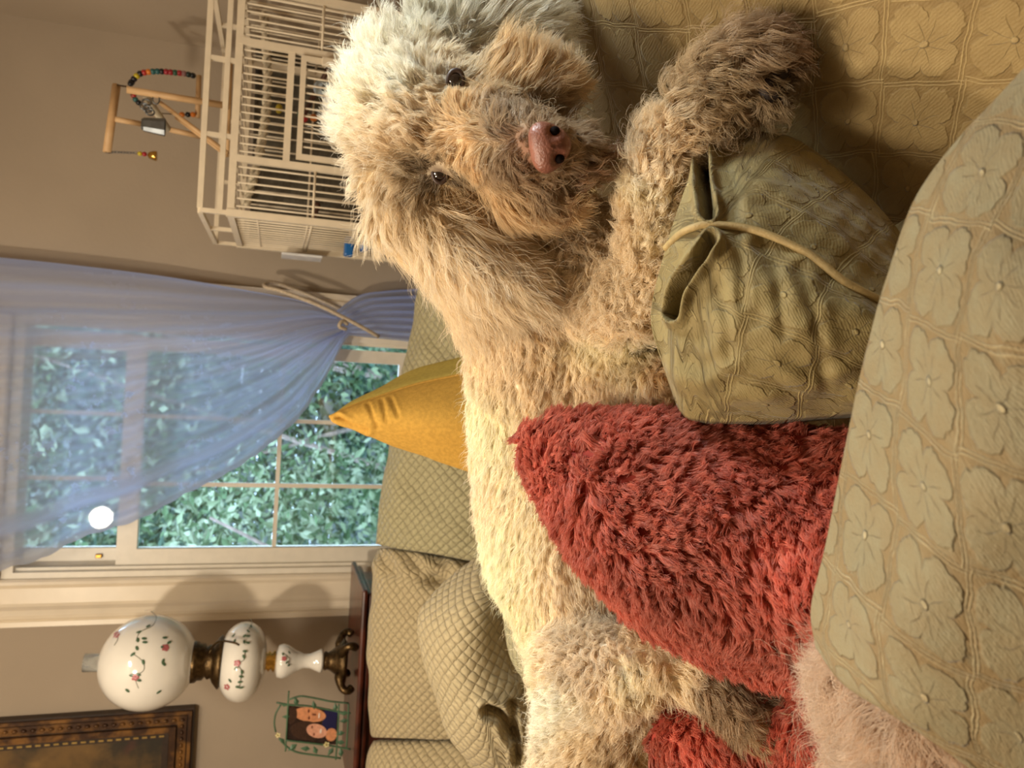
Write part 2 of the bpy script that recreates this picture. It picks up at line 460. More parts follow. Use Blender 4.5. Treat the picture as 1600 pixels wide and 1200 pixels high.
shrub('garden_shrub', 'broad hedge added at the back of the garden to block the sky', (0.0, 8.2, 1.6), (4.2, .7, 2.9), 14000, .15, [leaf_ms[2], leaf_ms[0], leaf_ms[1]], 3)  # hedge added so less bright sky shows through the panes
backdrop_m = plain('pale_backdrop', srgb(112, 122, 114), 0.8, var=0.06, vscale=2)
fc = thing('sky_backdrop', 'pale board backdrop added behind the shrubs to block the sky', 'backdrop', (0, 9.6, -.6))  # board backdrop added to block bright sky between the leaves
for k in range(30):
    box('backdrop_board', (-6, 9.6 - .012 * (k % 2), -.6 + k * .22), (6, 9.64, -.6 + k * .22 + .215), backdrop_m, fc)

# ------------------------------------------------------------------ sheer curtain with its tieback
sheer_m, nt, b_ = new_mat('sheer_voile'); nt.nodes.remove(b_)
tc = nt.nodes.new('ShaderNodeTexCoord'); sx = nt.nodes.new('ShaderNodeSeparateXYZ'); nt.links.new(tc.outputs['UV'], sx.inputs[0])
u_, v_ = X(nt, sx.outputs[0]), X(nt, sx.outputs[1])
emb = noise(nt, 38, 4).step(.56, .62) * noise(nt, 7, 2).step(.52, .58)          # scattered embroidery
hem = u_.step(.035, .005) * .25
band = ((u_ - .13).abs().step(.05, .0)) * .35
pleat = ((u_ * 150.0 + noise(nt, 3, 2) * 6.0).sin() * .5 + .5)
den = pleat * .12 + emb * .38 + hem + band + v_.step(.35, 1.0) * .32 + .57 + u_.step(.6, .95) * .28
tr = nt.nodes.new('ShaderNodeBsdfTransparent')
df = nt.nodes.new('ShaderNodeBsdfDiffuse'); df.inputs[0].default_value = (*srgb(222, 216, 222), 1)
tl = nt.nodes.new('ShaderNodeBsdfTranslucent'); tl.inputs[0].default_value = (*srgb(205, 220, 255), 1)
m1 = nt.nodes.new('ShaderNodeMixShader'); m1.inputs[0].default_value = .90
nt.links.new(df.outputs[0], m1.inputs[1]); nt.links.new(tl.outputs[0], m1.inputs[2])
m2 = nt.nodes.new('ShaderNodeMixShader'); nt.links.new(den.op('MINIMUM', .97).s, m2.inputs[0])
nt.links.new(tr.outputs[0], m2.inputs[1]); nt.links.new(m1.outputs[0], m2.inputs[2])
nt.links.new(m2.outputs[0], nt.nodes['Material Output'].inputs[0])
YC = YW - .075
cols = [  # fold lines from the rod down to the tie, hem edge first
    [(-60, 918), (4, 888), (63, 872), (126, 839), (216, 810), (288, 771), (360, 735), (418, 695), (468, 650), (490, 618), (510, 587), (535, 537), (546, 524)],
    [(-60, 890), (7, 857), (100, 815), (216, 758), (315, 704), (405, 645), (472, 573), (531, 519), (545, 520)],
    [(-60, 820), (60, 770), (200, 700), (330, 635), (430, 580), (500, 540), (543, 517)],
    [(-60, 720), (80, 690), (220, 640), (360, 585), (460, 545), (520, 520), (541, 515)],
    [(-60, 610), (100, 590), (260, 560), (400, 525), (480, 510), (539, 512)],
    [(-60, 500), (100, 498), (260, 490), (400, 485), (480, 490), (536, 508)],
    [(-60, 430), (100, 436), (260, 448), (400, 462), (480, 478), (530, 500)],
    [(-60, 396), (100, 412), (260, 432), (400, 456), (470, 470), (520, 490)],
]
NV, NU = 90, 260
Cc = np.array([spline([PY(a, b, YC) for a, b in c], NV) for c in cols])
G = np.stack([spline(Cc[:, i], NU) for i in range(NV)])             # NV, NU, 3
us = np.linspace(0, 1, NU); vs = np.linspace(0, 1, NV)
rip = .011 * np.sin(us * 2 * math.pi * 13 + 1.2 * np.sin(us * 9))[None] * (1 - .75 * vs)[:, None] + .010 * np.sin(us * 2 * math.pi * 5)[None]
G[..., 1] += rip
G[:, :3, 0] -= (.006 * np.abs(np.sin(vs * 60)))[:, None] * np.array([1, .6, .2])[None]      # scalloped lace hem
low = [[(546, 524), (580, 528), (640, 534), (720, 545)], [(543, 517), (580, 512), (640, 505), (720, 505)], [(539, 512), (575, 490), (640, 478), (720, 470)], [(520, 490), (560, 462), (600, 455), (640, 452), (720, 445)]]
Lc = np.array([spline([PY(a, b, YC) for a, b in c], 40) for c in low])
Gl = np.stack([spline(Lc[:, i], NU) for i in range(40)])
Gl[..., 1] += .016 * np.sin(us * 2 * math.pi * 7)[None] * np.linspace(.3, 1, 40)[:, None]
GG = np.vstack([G, Gl[1:]]); nr = GG.shape[0]
idx = np.arange(nr * NU).reshape(nr, NU)
q = np.stack([idx[:-1, :-1], idx[:-1, 1:], idx[1:, 1:], idx[1:, :-1]], -1).reshape(-1, 4)
vv = np.concatenate([vs, np.full(39, 1.0)])
uv = np.stack(np.broadcast_arrays(us[None], vv[:, None]), -1).reshape(-1, 2)
cur = mesh_obj('sheer_curtain', GG.reshape(-1, 3), q, sheer_m, uv=uv)
tag(cur, 'sheer white embroidered curtain swept aside over the window', 'curtain')
cord_m = plain('cream_cord', srgb(196, 180, 158), 0.8, var=0.15, vscale=150)
tb = thing('curtain_tieback', 'cream cord loop holding the sheer curtain to the casing', 'tieback', PY(590, 522, YC))
loop = [PY(592, 526, YC - .03), PY(560, 508, YC - .055), PY(500, 478, YC - .06), PY(440, 455, YC - .05), PY(416, 449, YC - .03), PY(414, 444, YC - .005), PY(430, 442, YC + .01), PY(480, 460, YC + .02), PY(540, 488, YC + .03)]
tube('cord', spline(loop, 50), .0062, cord_m, tb, n=8)
kp = PY(536, 508, YC - .06)
tube('knot', spline([kp + np.array([-.012, 0, -.01]), kp + np.array([-.006, -.012, .012]), kp + np.array([.012, -.006, .004]), kp + np.array([.004, .006, -.014])], 16), .006, cord_m, tb)
hk = plain('hook_plastic', srgb(226, 214, 190), .35)
p_ = PY(600, 522, YW - .06)
box('hook', p_ + np.array([-.012, 0, -.05]), p_ + np.array([.012, .03, -.01]), hk, tb, bev=.003)

# ------------------------------------------------------------------ side table, oil lamp, photo frame, painting
mahog_m, nt, b = new_mat('mahogany')
g_ = noise(nt, 5, 4)
nt.links.new(mix(nt, ((g_ * 40.0).sin() * .5 + .5), srgb(58, 26, 18), srgb(88, 40, 26)), b.inputs['Base Color']); b.inputs['Roughness'].default_value = .32; b.inputs['Coat Weight'].default_value = .2
YL = 2.27
tz = Z_(556, 1030, YL)
tx1 = X_(562, 929, 2.15)
ty0 = 2.19
tbl = thing('side_table', 'dark mahogany side table under the oil lamp', 'table', (tx1 - .25, 2.3, 0))
o = box('table_top', (tx1 - .62, ty0, tz - .016), (tx1, 2.54, tz), mahog_m, tbl, bev=.006)
box('moulding', (tx1 - .61, ty0 + .012, tz - .034), (tx1 - .012, 2.535, tz - .016), mahog_m, tbl, bev=.008)
box('apron', (tx1 - .59, ty0 + .03, tz - .12), (tx1 - .03, 2.52, tz - .034), mahog_m, tbl)
for sx_ in (tx1 - .58, tx1 - .04):
    for sy_ in (ty0 + .04, 2.51):
        lathe('leg', [(.018, -tz + .001), (.014, -tz + .1), (.022, -tz + .3), (.016, -tz + .45), (.024, -.16), (.024, -.12)], (sx_, sy_, tz), mahog_m, tbl, n=14)

lp = PY(555, 1032, YL); lx, ly = lp[0], lp[1]
lamp = thing('oil_lamp', 'white painted glass oil lamp with round shade on the side table', 'lamp', (lx, ly, tz))
k_ = depth(lp) / F
zz = lambda px: Z_(px, 1031, YL) - tz
R_ = lambda h, px=430: h * depth(PY(px, 1031, YL)) / F
porc_m = plain('milk_glass', srgb(232, 228, 220), 0.12, var=0.02, vscale=20, coat=.5)
porc_m.node_tree.nodes['Principled BSDF'].inputs['Subsurface Weight'].default_value = .15
porc_m.node_tree.nodes['Principled BSDF'].inputs['Subsurface Radius'].default_value = (.02, .02, .02)
bronze_m = plain('dark_bronze', srgb(84, 66, 42), 0.35, 0.9, var=0.4, vscale=90, bumpd=.001, bscale=220)
bright_m = plain('polished_brass', srgb(200, 158, 80), 0.18, 1.0, var=0.1)
clear_m, nt, b = new_mat('chimney_glass')
b.inputs['Base Color'].default_value = (.95, .97, .96, 1); b.inputs['Roughness'].default_value = .04; b.inputs['Transmission Weight'].default_value = .9; b.inputs['IOR'].default_value = 1.35
gc = zz(232); gr = R_(71.5, 232)
prof = [(R_(30, 303), zz(303))]
for t in np.linspace(-1.12, 1.30, 26): prof.append((gr * math.cos(t), gc + gr * math.sin(t) * 1.0))
globe = lathe('shade', prof, (lx, ly, tz), porc_m, lamp, n=48)
lathe('chimney', [(R_(13), zz(170)), (R_(13), zz(131)), (R_(11.5), zz(131)), (R_(11.5), zz(170))], (lx, ly, tz), clear_m, lamp, n=24)
lathe('burner', [(R_(39), zz(346)), (R_(40), zz(343)), (R_(30), zz(334)), (R_(24), zz(331)), (R_(26), zz(326)), (R_(22), zz(322)), (R_(27), zz(318)), (R_(27), zz(311)), (R_(30), zz(308)), (R_(31), zz(299))], (lx, ly, tz), bronze_m, lamp)
fc_, fh = zz(379), R_(35)
prof = [(R_(16), zz(414))] + [(R_(59) * math.cos(t) ** .75, fc_ + fh * math.sin(t)) for t in np.linspace(-1.35, 1.35, 20)]
font = lathe('font', prof, (lx, ly, tz), porc_m, lamp, n=48)
lathe('collar', [(R_(13), zz(431)), (R_(17), zz(428)), (R_(12), zz(424)), (R_(16), zz(420)), (R_(12), zz(417)), (R_(18), zz(413))], (lx, ly, tz), bright_m, lamp)
vase = lathe('stem', [(R_(17), zz(504)), (R_(18), zz(500)), (R_(15), zz(494)), (R_(11), zz(484)), (R_(11), zz(474)), (R_(17), zz(461)), (R_(24), zz(450)), (R_(26), zz(442)), (R_(24), zz(434)), (R_(14), zz(430))], (lx, ly, tz), porc_m, lamp, n=40)
lathe('foot', [(R_(30), zz(540)), (R_(34), zz(535)), (R_(24), zz(528)), (R_(16), zz(518)), (R_(13), zz(512)), (R_(15), zz(508)), (R_(12), zz(505)), (R_(13), zz(503))], (lx, ly, tz), bronze_m, lamp)
for k in range(4):
    a = math.pi / 4 + k * math.pi / 2
    dr = np.array([math.cos(a), math.sin(a), 0])
    pts = [np.array([lx, ly, tz + zz(532)]) + dr * R_(22), np.array([lx, ly, tz + zz(534)]) + dr * R_(42), np.array([lx, ly, tz + zz(543)]) + dr * R_(50), np.array([lx, ly, tz + R_(6)]) + dr * R_(44)]
    tube('paw_foot', spline(pts, 12), np.array([8, 9, 9, 8, 7, 6, 6, 6, 6, 6, 6.5, 6]) * k_, bronze_m, lamp, n=8)
tube('wick_knob', [np.array([lx, ly, tz + zz(322)]) + np.array([.02, -.03, 0]), np.array([lx, ly, tz + zz(330)]) + np.array([.05, -.05, 0])], .003, bronze_m, lamp)
tube('cord', spline([np.array([lx + R_(22), ly - .03, tz + zz(325)]), np.array([lx + R_(42), ly - .06, tz + zz(340)]), np.array([lx + R_(46), ly - .09, tz + zz(362)]), np.array([lx + R_(44), ly - .1, tz + zz(372)])], 14), .003, bronze_m, lamp)
# painted sprigs lying on the porcelain
rose_m = plain('painted_rose', srgb(176, 96, 100), .3); sprig_m = plain('painted_green', srgb(70, 98, 72), .3); vine_m = plain('painted_vine', srgb(96, 92, 70), .3)
def on_lamp(px, py, cz, rx_, rz_, off=.0012):
    """the point of an ellipsoid about the lamp's axis seen at an image point"""
    c = np.array([lx, ly, tz + cz]); S = np.array([1 / rx_, 1 / rx_, 1 / rz_])
    d = ray(px, py); o_ = (CAM - c) * S; d_ = d * S
    A, B, C_ = d_ @ d_, 2 * o_ @ d_, o_ @ o_ - 1
    disc = max(B * B - 4 * A * C_, 0)
    p = CAM + d * ((-B - math.sqrt(disc)) / (2 * A))
    n = (p - c) * S * S; n /= np.linalg.norm(n)
    return p + n * off, n
def dab(p, n, a, b, ang, K=8):
    t1 = np.cross(n, [0, 0, 1]); t1 /= np.linalg.norm(t1); t2 = np.cross(n, t1)
    e1 = math.cos(ang) * t1 + math.sin(ang) * t2; e2 = np.cross(n, e1)
    V = [p + n * .001] + [p + a * math.cos(2*math.pi*k/K) * e1 + b * math.sin(2*math.pi*k/K) * e2 for k in range(K)]
    return V, [(0, 1 + k, 1 + (k + 1) % K) for k in range(K)]
def sprigs(parent, cz, rx_, rz_, vines, flowers, leaves, s=1.0):
    D = []
    for line in vines:
        pts = spline([on_lamp(*q_, cz, rx_, rz_, .0004)[0] for q_ in line], 16)
        D.append(tube_data(pts, .0009 * s, 5))
    v, f = join_data(D); tag(mesh_obj('painted_vine', v, f, vine_m, parent), kind='stuff')
    rr = np.random.default_rng(3); D = []
    for fx, fy in flowers:
        for k in range(5):
            a = k * 1.257; p, n = on_lamp(fx + 3.2 * math.cos(a) * s, fy + 3.2 * math.sin(a) * s, cz, rx_, rz_)
            D.append(dab(p, n, .0055 * s, .0042 * s, a))
    v, f = join_data(D); tag(mesh_obj('painted_rose', v, f, rose_m, parent), kind='stuff')
    D = []
    for fx, fy in leaves:
        p, n = on_lamp(fx, fy, cz, rx_, rz_); D.append(dab(p, n, .007 * s, .0038 * s, rr.uniform(0, 3.1)))
    v, f = join_data(D); tag(mesh_obj('painted_leaf', v, f, sprig_m, parent), kind='stuff')
cx_ = lambda a, b: (130 + a / 3.556, 950 + b / 3.556)
vn = [[cx_(360, 70), cx_(390, 100), cx_(370, 150), cx_(300, 190), cx_(280, 240)], [cx_(265, 310), cx_(320, 350), cx_(330, 400), cx_(285, 440), cx_(305, 500)], [cx_(170, 190), cx_(180, 230), cx_(160, 270)]]
lf = [cx_(*q_) for q_ in ((330, 70), (375, 70), (345, 155), (295, 190), (290, 235), (325, 225), (330, 245), (287, 280), (265, 315), (325, 355), (305, 455), (265, 430), (300, 425), (440, 215), (465, 240), (435, 345), (440, 360), (432, 265), (420, 515), (245, 515))]
sprigs(globe, gc, gr, gr, vn, [cx_(445, 270), cx_(285, 440), cx_(350, 75), cx_(172, 210)], lf, 1.0)
vn = [[cx_(905, 150), cx_(925, 110), cx_(915, 85)], [cx_(890, 270), cx_(885, 320), cx_(850, 340), cx_(875, 380), cx_(870, 440), cx_(868, 475)]]
lf = [cx_(*q_) for q_ in ((920, 130), (905, 158), (885, 185), (905, 185), (885, 218), (905, 222), (890, 270), (885, 300), (845, 365), (878, 385), (875, 410), (870, 440), (858, 468), (880, 470), (825, 185), (832, 215), (815, 435))]
sprigs(font, fc_, R_(60), fh * 1.04, vn, [cx_(850, 338), cx_(800, 470)], lf, .9)
sprigs(vase, zz(442), R_(26.5), R_(22), [[cx_(1110, 270), cx_(1140, 300), cx_(1135, 340)]], [cx_(1112, 300)], [cx_(1105, 275), cx_(1140, 265), cx_(1128, 320), cx_(1140, 335)], .7)

lamp.rotation_euler = (0, .045, 0)          # the old lamp leans a little
# painting
gilt_m, nt, b = new_mat('worn_gilt')
nt.links.new(mix(nt, noise(nt, 22, 5).step(.4, .65), srgb(62, 38, 20), srgb(128, 88, 40)), b.inputs['Base Color']); b.inputs['Roughness'].default_value = .45; b.inputs['Metallic'].default_value = .35
bump(nt, b, noise(nt, 120, 4), .001)
dark_m = plain('dark_wood', srgb(48, 32, 20), .5, var=.3)
p0 = PY(304, 1106, YW - .03); x1p, z0p = p0[0], p0[2]
pw_, ph_ = .75, .85
pt = thing('framed_painting', 'dark oil painting in a carved gilt frame on the wall', 'painting', (x1p - pw_ / 2, YW, z0p))
def frame_ring(name, o0, o1, ya, yb, mat):
    x0, x1, z0, z1 = x1p - pw_, x1p, z0p, z0p + ph_
    b_ = [box_data((x0 + o0, ya, z0 + o0), (x1 - o0, yb, z0 + o1)), box_data((x0 + o0, ya, z1 - o1), (x1 - o0, yb, z1 - o0)),
          box_data((x0 + o0, ya, z0 + o1), (x0 + o1, yb, z1 - o1)), box_data((x1 - o1, ya, z0 + o1), (x1 - o0, yb, z1 - o1))]
    v, f = join_data(b_); return mesh_obj(name, v, f, mat, pt, smooth=False)
frame_ring('frame', 0, .090, YW - .030, YW - .002, dark_m)
frame_ring('moulding', .006, .016, YW - .040, YW - .03, gilt_m)
cv = frame_ring('carved_band', .020, .046, YW - .036, YW - .03, gilt_m)
frame_ring('inner_moulding', .050, .068, YW - .044, YW - .03, gilt_m)
fl = frame_ring('slip', .070, .088, YW - .033, YW - .03, dark_m)
D, E_ = [], []
for k in range(34):
    z = z0p + .033 + k * .024; D.append(ball_data((x1p - .033, YW - .036, z), .007, 8, 6, (.8, .8, 1.15)))
    x = x1p - .033 - k * .02
    if k: D.append(ball_data((x, YW - .036, z0p + .033), .007, 8, 6, (1.15, .8, .8)))
    E_.append(box_data((x1p - .082, YW - .036, z + .05), (x1p - .077, YW - .033, z + .064)))
v, f = join_data(D); o = mesh_obj('carving', v, f, gilt_m, cv); o['kind'] = 'stuff'
v, f = join_data(E_); o = mesh_obj('gilt_dash', v, f, plain('bright_gilt', srgb(176, 146, 84), .4, .5), fl, smooth=False); o['kind'] = 'stuff'
cvs_m, nt, b = new_mat('oil_canvas')
w_ = noise(nt, 4.0, 5, rough=.6); w2_ = noise(nt, 9.0, 4)
c1 = mix(nt, w_.step(.38, .62), srgb(40, 34, 22), srgb(112, 84, 42))
c2 = mix(nt, w2_.step(.55, .7) * .7, c1, srgb(136, 104, 56))
c3 = mix(nt, noise(nt, 6.5, 3).step(.58, .7) * .6, c2, srgb(88, 46, 34))
nt.links.new(c3, b.inputs['Base Color']); b.inputs['Roughness'].default_value = .5
box('canvas', (x1p - pw_ + .08, YW - .031, z0p + .08), (x1p - .08, YW - .026, z0p + ph_ - .08), cvs_m, pt)

# photo frame
YP = 2.25
green_m = plain('green_enamel', srgb(72, 104, 78), .4, var=.2); cream_m = plain('cream_petal', srgb(232, 220, 160), .5); ydot_m = plain('flower_centre', srgb(150, 120, 30), .5)
q4 = lambda a, b, dy=0.0: PY(420 + a / 9.23, 1070 + b / 9.23, YP + dy)
pf = thing('photo_frame', 'small green wire photo frame with leaves showing two smiling people', 'frame', q4(1170, 600))
pf_rods = [[(290, 90), (280, 210), (265, 500), (240, 960)], [(110, 255), (280, 285), (600, 310), (1050, 395), (1180, 410)], [(1010, 280), (1000, 600), (965, 1080)],
           [(245, 800), (500, 830), (770, 862), (960, 890), (1180, 930)], [(1150, 270), (1140, 600), (1120, 900)],
           [(300, 210), (420, 170), (500, 165), (700, 200), (900, 240), (1150, 265)], [(170, 290), (100, 420), (80, 560), (100, 680)],
           [(150, 780), (270, 900), (400, 970), (600, 1005), (800, 1030), (1040, 1060)]]
for r_ in pf_rods: tube('rod', spline([q4(a, b) for a, b in r_], 20), .0026, green_m, pf, n=6)
def leaf_part(c, ang, L, name='leaf', mat=green_m, w=.42, dy=-.004):
    e1 = np.array([math.cos(ang), 0, math.sin(ang)]); e2 = np.array([-math.sin(ang), 0, math.cos(ang)]); ny = np.array([0, -1, 0])
    V = [c - e1 * L / 2, c + e2 * L * w * .5 - e1 * L * .1 , c + e1 * L / 2, c - e2 * L * w * .5 - e1 * L * .1, c + ny * L * .12, c + ny * -.002]
    Fc = [(0, 1, 4), (1, 2, 4), (2, 3, 4), (3, 0, 4), (1, 0, 5), (2, 1, 5), (3, 2, 5), (0, 3, 5)]
    return mesh_obj(name, V, Fc, mat, pf, smooth=False)
for a, b, an, L in ((395, 235, .3, .021), (215, 285, 1.2, .016), (650, 290, .2, .02), (245, 460, 1.5, .017), (340, 905, 2.2, .024), (525, 920, 1.4, .022), (670, 940, .4, .02), (890, 965, 2.6, .022), (1040, 970, .1, .022), (1030, 700, 1.7, .02), (1030, 830, 1.4, .02), (960, 320, .1, .02), (1080, 410, 1.6, .02), (1080, 520, 1.6, .02), (190, 800, .8, .017)):
    leaf_part(q4(a, b), an, L * 1.35, w=.55)
def petal_flower(c, r, nm):
    fl = mesh_obj(nm, *join_data([(lambda L_, an: ([c, c + np.array([math.cos(an - .5), -.3, math.sin(an - .5)]) * L_ * .7, c + np.array([math.cos(an), -.1, math.sin(an)]) * L_, c + np.array([math.cos(an + .5), -.3, math.sin(an + .5)]) * L_ * .7], [(0, 1, 2, 3)]))(r, k * 1.257 + .3) for k in range(5)]), cream_m, pf, smooth=False)
    ball('flower_centre', c + np.array([0, -.003, 0]), r * .22, ydot_m, fl, 8, 6)
petal_flower(q4(830, 860, -.006), .0095, 'flower'); petal_flower(q4(130, 725, -.006), .008, 'flower')
ph = [q4(290, 300, .003), q4(1005, 375, .003), q4(975, 865, .003), q4(248, 800, .003)]
def flat_print(name, pts, mat, parent, th=.0008):
    pts = np.asarray(pts); n = len(pts); bk = pts + np.array([0, th, 0])
    Fc = [tuple(range(n))[::-1], tuple(range(n, 2 * n))] + [(i, (i + 1) % n, n + (i + 1) % n, n + i) for i in range(n)]
    return mesh_obj(name, np.vstack([pts, bk]), Fc, mat, parent, smooth=False)
photo = flat_print('photo', ph, plain('photo_dark', srgb(48, 34, 30), .25, var=.3, vscale=80), pf)
def blob(a, b, ra, rb, rot=0, n=20, dy=0.0):
    return [q4(a + ra * math.cos(t) * math.cos(rot) - rb * math.sin(t) * math.sin(rot), b + ra * math.cos(t) * math.sin(rot) + rb * math.sin(t) * math.cos(rot), dy) for t in np.linspace(0, 2 * math.pi, n, endpoint=False)]
skin_m = plain('print_skin', srgb(206, 140, 100), .3, var=.15, vscale=120); skin2_m = plain('print_skin_pale', srgb(214, 156, 130), .3, var=.12, vscale=120)
hair_pm = plain('print_hair', srgb(60, 40, 30), .3, var=.3, vscale=200); navy_m = plain('print_navy', srgb(30, 30, 74), .3); line_pm = plain('print_shade', srgb(116, 62, 44), .3); white_pm = plain('print_white', srgb(240, 225, 215), .3)
for nm, sh, mt, dy in (('printed_shirt', [q4(800, 370, .0022), q4(990, 390, .0022), q4(960, 690, .0022), q4(760, 640, .0022)], navy_m, 0),
        ('printed_face', blob(590, 430, 235, 105, .12, dy=.0016), skin_m, 0), ('printed_hair', blob(330, 440, 75, 130, .2, dy=.0013), hair_pm, 0),
        ('printed_hair', blob(540, 660, 230, 140, .1, dy=.0014), hair_pm, 0), ('printed_face', blob(690, 665, 150, 100, .25, dy=.0009), skin2_m, 0),
        ('printed_hand', blob(900, 720, 80, 95, .3, dy=.0012), skin_m, 0), ('printed_smile', blob(748, 668, 14, 34, .2, dy=.0004), white_pm, 0),
        ('printed_smile', blob(725, 445, 10, 40, .1, dy=.0010), white_pm, 0),
        ('printed_eye', blob(575, 380, 14, 26, .1, dy=.0010), line_pm, 0), ('printed_eye', blob(580, 480, 14, 26, .1, dy=.0010), line_pm, 0), ('printed_nose', blob(655, 430, 34, 14, .1, dy=.0010), line_pm, 0),
        ('printed_eye', blob(625, 610, 12, 22, .2, dy=.0004), line_pm, 0), ('printed_eye', blob(650, 715, 12, 22, .2, dy=.0004), line_pm, 0)):
    flat_print(nm, sh, mt, photo, .0003)

# ------------------------------------------------------------------ bird cage with play stand
cage_m = plain('white_powder_coat', srgb(228, 214, 190), .4, var=.04)
Y0, Y1 = 1.95, 2.43
fl_ = PY(360, 333, Y0); cx0, cz1 = fl_[0], fl_[2]
cx1 = X_(375, -22, Y0); czt = Z_(312, 330, Y0); cz0 = .62
cage = thing('bird_cage', 'large white wire bird cage behind the dog', 'cage', ((cx0 + cx1) / 2, (Y0 + Y1) / 2, 0))
pw2 = .0085
for x in (cx0, cx1):
    for y in (Y0, Y1): box('post', (x - pw2, y - pw2, 0), (x + pw2, y + pw2, cz1 + .0095), cage_m, cage)
def rail(x0, y0, x1, y1, z, h=.017, nm='rail', par=None):
    e = (-.0045, .006) if y0 == y1 else (.006, -.006)      # rails butt into the posts
    hh = h / 2 - (0 if y0 == y1 else .0006)
    box(nm, (min(x0, x1) - e[0] * (x0 != x1) - .006 * (x0 == x1), min(y0, y1) - (.006 if y0 == y1 else -.006), z - hh), (max(x0, x1) + e[0] * (x0 != x1) + .006 * (x0 == x1), max(y0, y1) + (.006 if y0 == y1 else -.006), z + hh), cage_m, par or cage)
for z in (cz1, cz0):
    rail(cx0, Y0, cx1, Y0, z); rail(cx0, Y1, cx1, Y1, z); rail(cx0, Y0, cx0, Y1, z); rail(cx1, Y0, cx1, Y1, z)
# gallery rail of the open top
rail(cx0, Y0, cx1, Y0, czt, .013); rail(cx0, Y1, cx1, Y1, czt, .013); rail(cx0, Y0, cx0, Y1, czt, .013); rail(cx1, Y0, cx1, Y1, czt, .013)
rail(cx0, Y0, cx1, Y0, cz1 + .024, .012); 
for x in np.linspace(cx0, cx1, 4):
    box('gallery_post', (x - .0052, Y0 - .0052, cz1), (x + .0052, Y0 + .0052, czt), cage_m, cage); box('gallery_post', (x - .0052, Y1 - .0052, cz1), (x + .0052, Y1 + .0052, czt), cage_m, cage)
for x in (cx0, cx1): box('gallery_post', (x - .0052, (Y0 + Y1) / 2 - .0052, cz1), (x + .0052, (Y0 + Y1) / 2 + .0052, czt), cage_m, cage)
dx0, dx1 = X_(375, 248, Y0), X_(375, 64, Y0)
for x in (dx0, dx1): box('divider', (x - .008, Y0 - .007, cz0), (x + .008, Y0 + .007, cz1), cage_m, cage)
vb, fb = tube_data([(0, 0, cz0), (0, 0, cz1)], .0022, 6)
bar_me = None
def bar(x, y, z0=None, z1=None, par=None):
    global bar_me
    if z0 is None:
        if bar_me is None: o = mesh_obj('bar', vb, fb, cage_m); bar_me = o.data
        else: o = bpy.data.objects.new('bar', bar_me); COL.objects.link(o)
        o.location = (x, y, 0); o.parent = par or cage; o.matrix_parent_inverse = (par or cage).matrix_world.inverted()
        return o
    return tube('bar', [(x, y, z0), (x, y, z1)], .0022, cage_m, par or cage, n=6)
for a, b_, n in ((cx0, dx0, 6), (dx1, cx1, 6)):
    for x in np.linspace(a, b_, n + 2)[1:-1]: bar(x, Y0)
zmid = Z_(491, 300, Y0)
tube('crossbar', [(cx0, Y0, zmid), (dx0, Y0, zmid)], .003, cage_m, cage); tube('crossbar', [(dx1, Y0, zmid), (cx1, Y0, zmid)], .003, cage_m, cage)
zd1, zd2, zd3 = Z_(447, 250, Y0), Z_(462, 250, Y0), Z_(548, 250, Y0)
for x in np.linspace(dx0, dx1, 16)[1:-1]:
    bar(x, Y0, zd1, cz1); bar(x, Y0, cz0, zd3 - .01)
rail(dx0, Y0, dx1, Y0, zd1, .016); rail(dx0, Y0, dx1, Y0, zd3 - .012, .014)
door = bpy.data.objects.new('door', None); link(door, cage)
ddx0, ddx1 = dx0 + .014, dx1 - .014; yd = Y0 - .010
db = [box_data((ddx0, yd - .006, zd3), (ddx0 + .013, yd + .004, zd2)), box_data((ddx1 - .013, yd - .006, zd3), (ddx1, yd + .004, zd2)),
      box_data((ddx0 + .013, yd - .006, zd2 - .013), (ddx1 - .013, yd + .004, zd2)), box_data((ddx0 + .013, yd - .006, zd3), (ddx1 - .013, yd + .004, zd3 + .013))]
v, f = join_data(db); mesh_obj('door_frame', v, f, cage_m, door, smooth=False)
for x in np.linspace(ddx0 + .013, ddx1 - .013, 13)[1:-1]: bar(x, yd, zd3 + .01, zd2 - .01, door)
lt = PY(515, 98, Y0 - .02); box('latch', lt - np.array([.01, .006, .018]), lt + np.array([.01, .006, .018]), cage_m, door, bev=.002)
for y in np.linspace(Y0, Y1, 15)[1:-1]: bar(cx0, y); bar(cx1, y)
for x in np.linspace(cx0, cx1, 14)[1:-1]: bar(x, Y1)
for z in (zmid, zmid - .25):
    tube('crossbar', [(cx0, Y0, z), (cx0, Y1, z)], .0028, cage_m, cage); tube('crossbar', [(cx1, Y0, z), (cx1, Y1, z)], .0028, cage_m, cage); tube('crossbar', [(cx0, Y1, z), (cx1, Y1, z)], .0028, cage_m, cage)
for k in range(3):
    z = cz1 - .06 - .12 * k
    tube('crossbar', [(cx0, Y0, z), (cx0, Y1, z)], .002, cage_m, cage)
for x in np.linspace(cx0, cx1, 12)[1:-1]: tube('roof_bar', [(x, Y0, cz1), (x, Y1, cz1)], .002, cage_m, cage, n=5)
box('cage_tray', (cx0, Y0, cz0 - .05), (cx1, Y1, cz0 - .01), cage_m, cage)
tag(bpy.data.objects['cage_tray'], None)
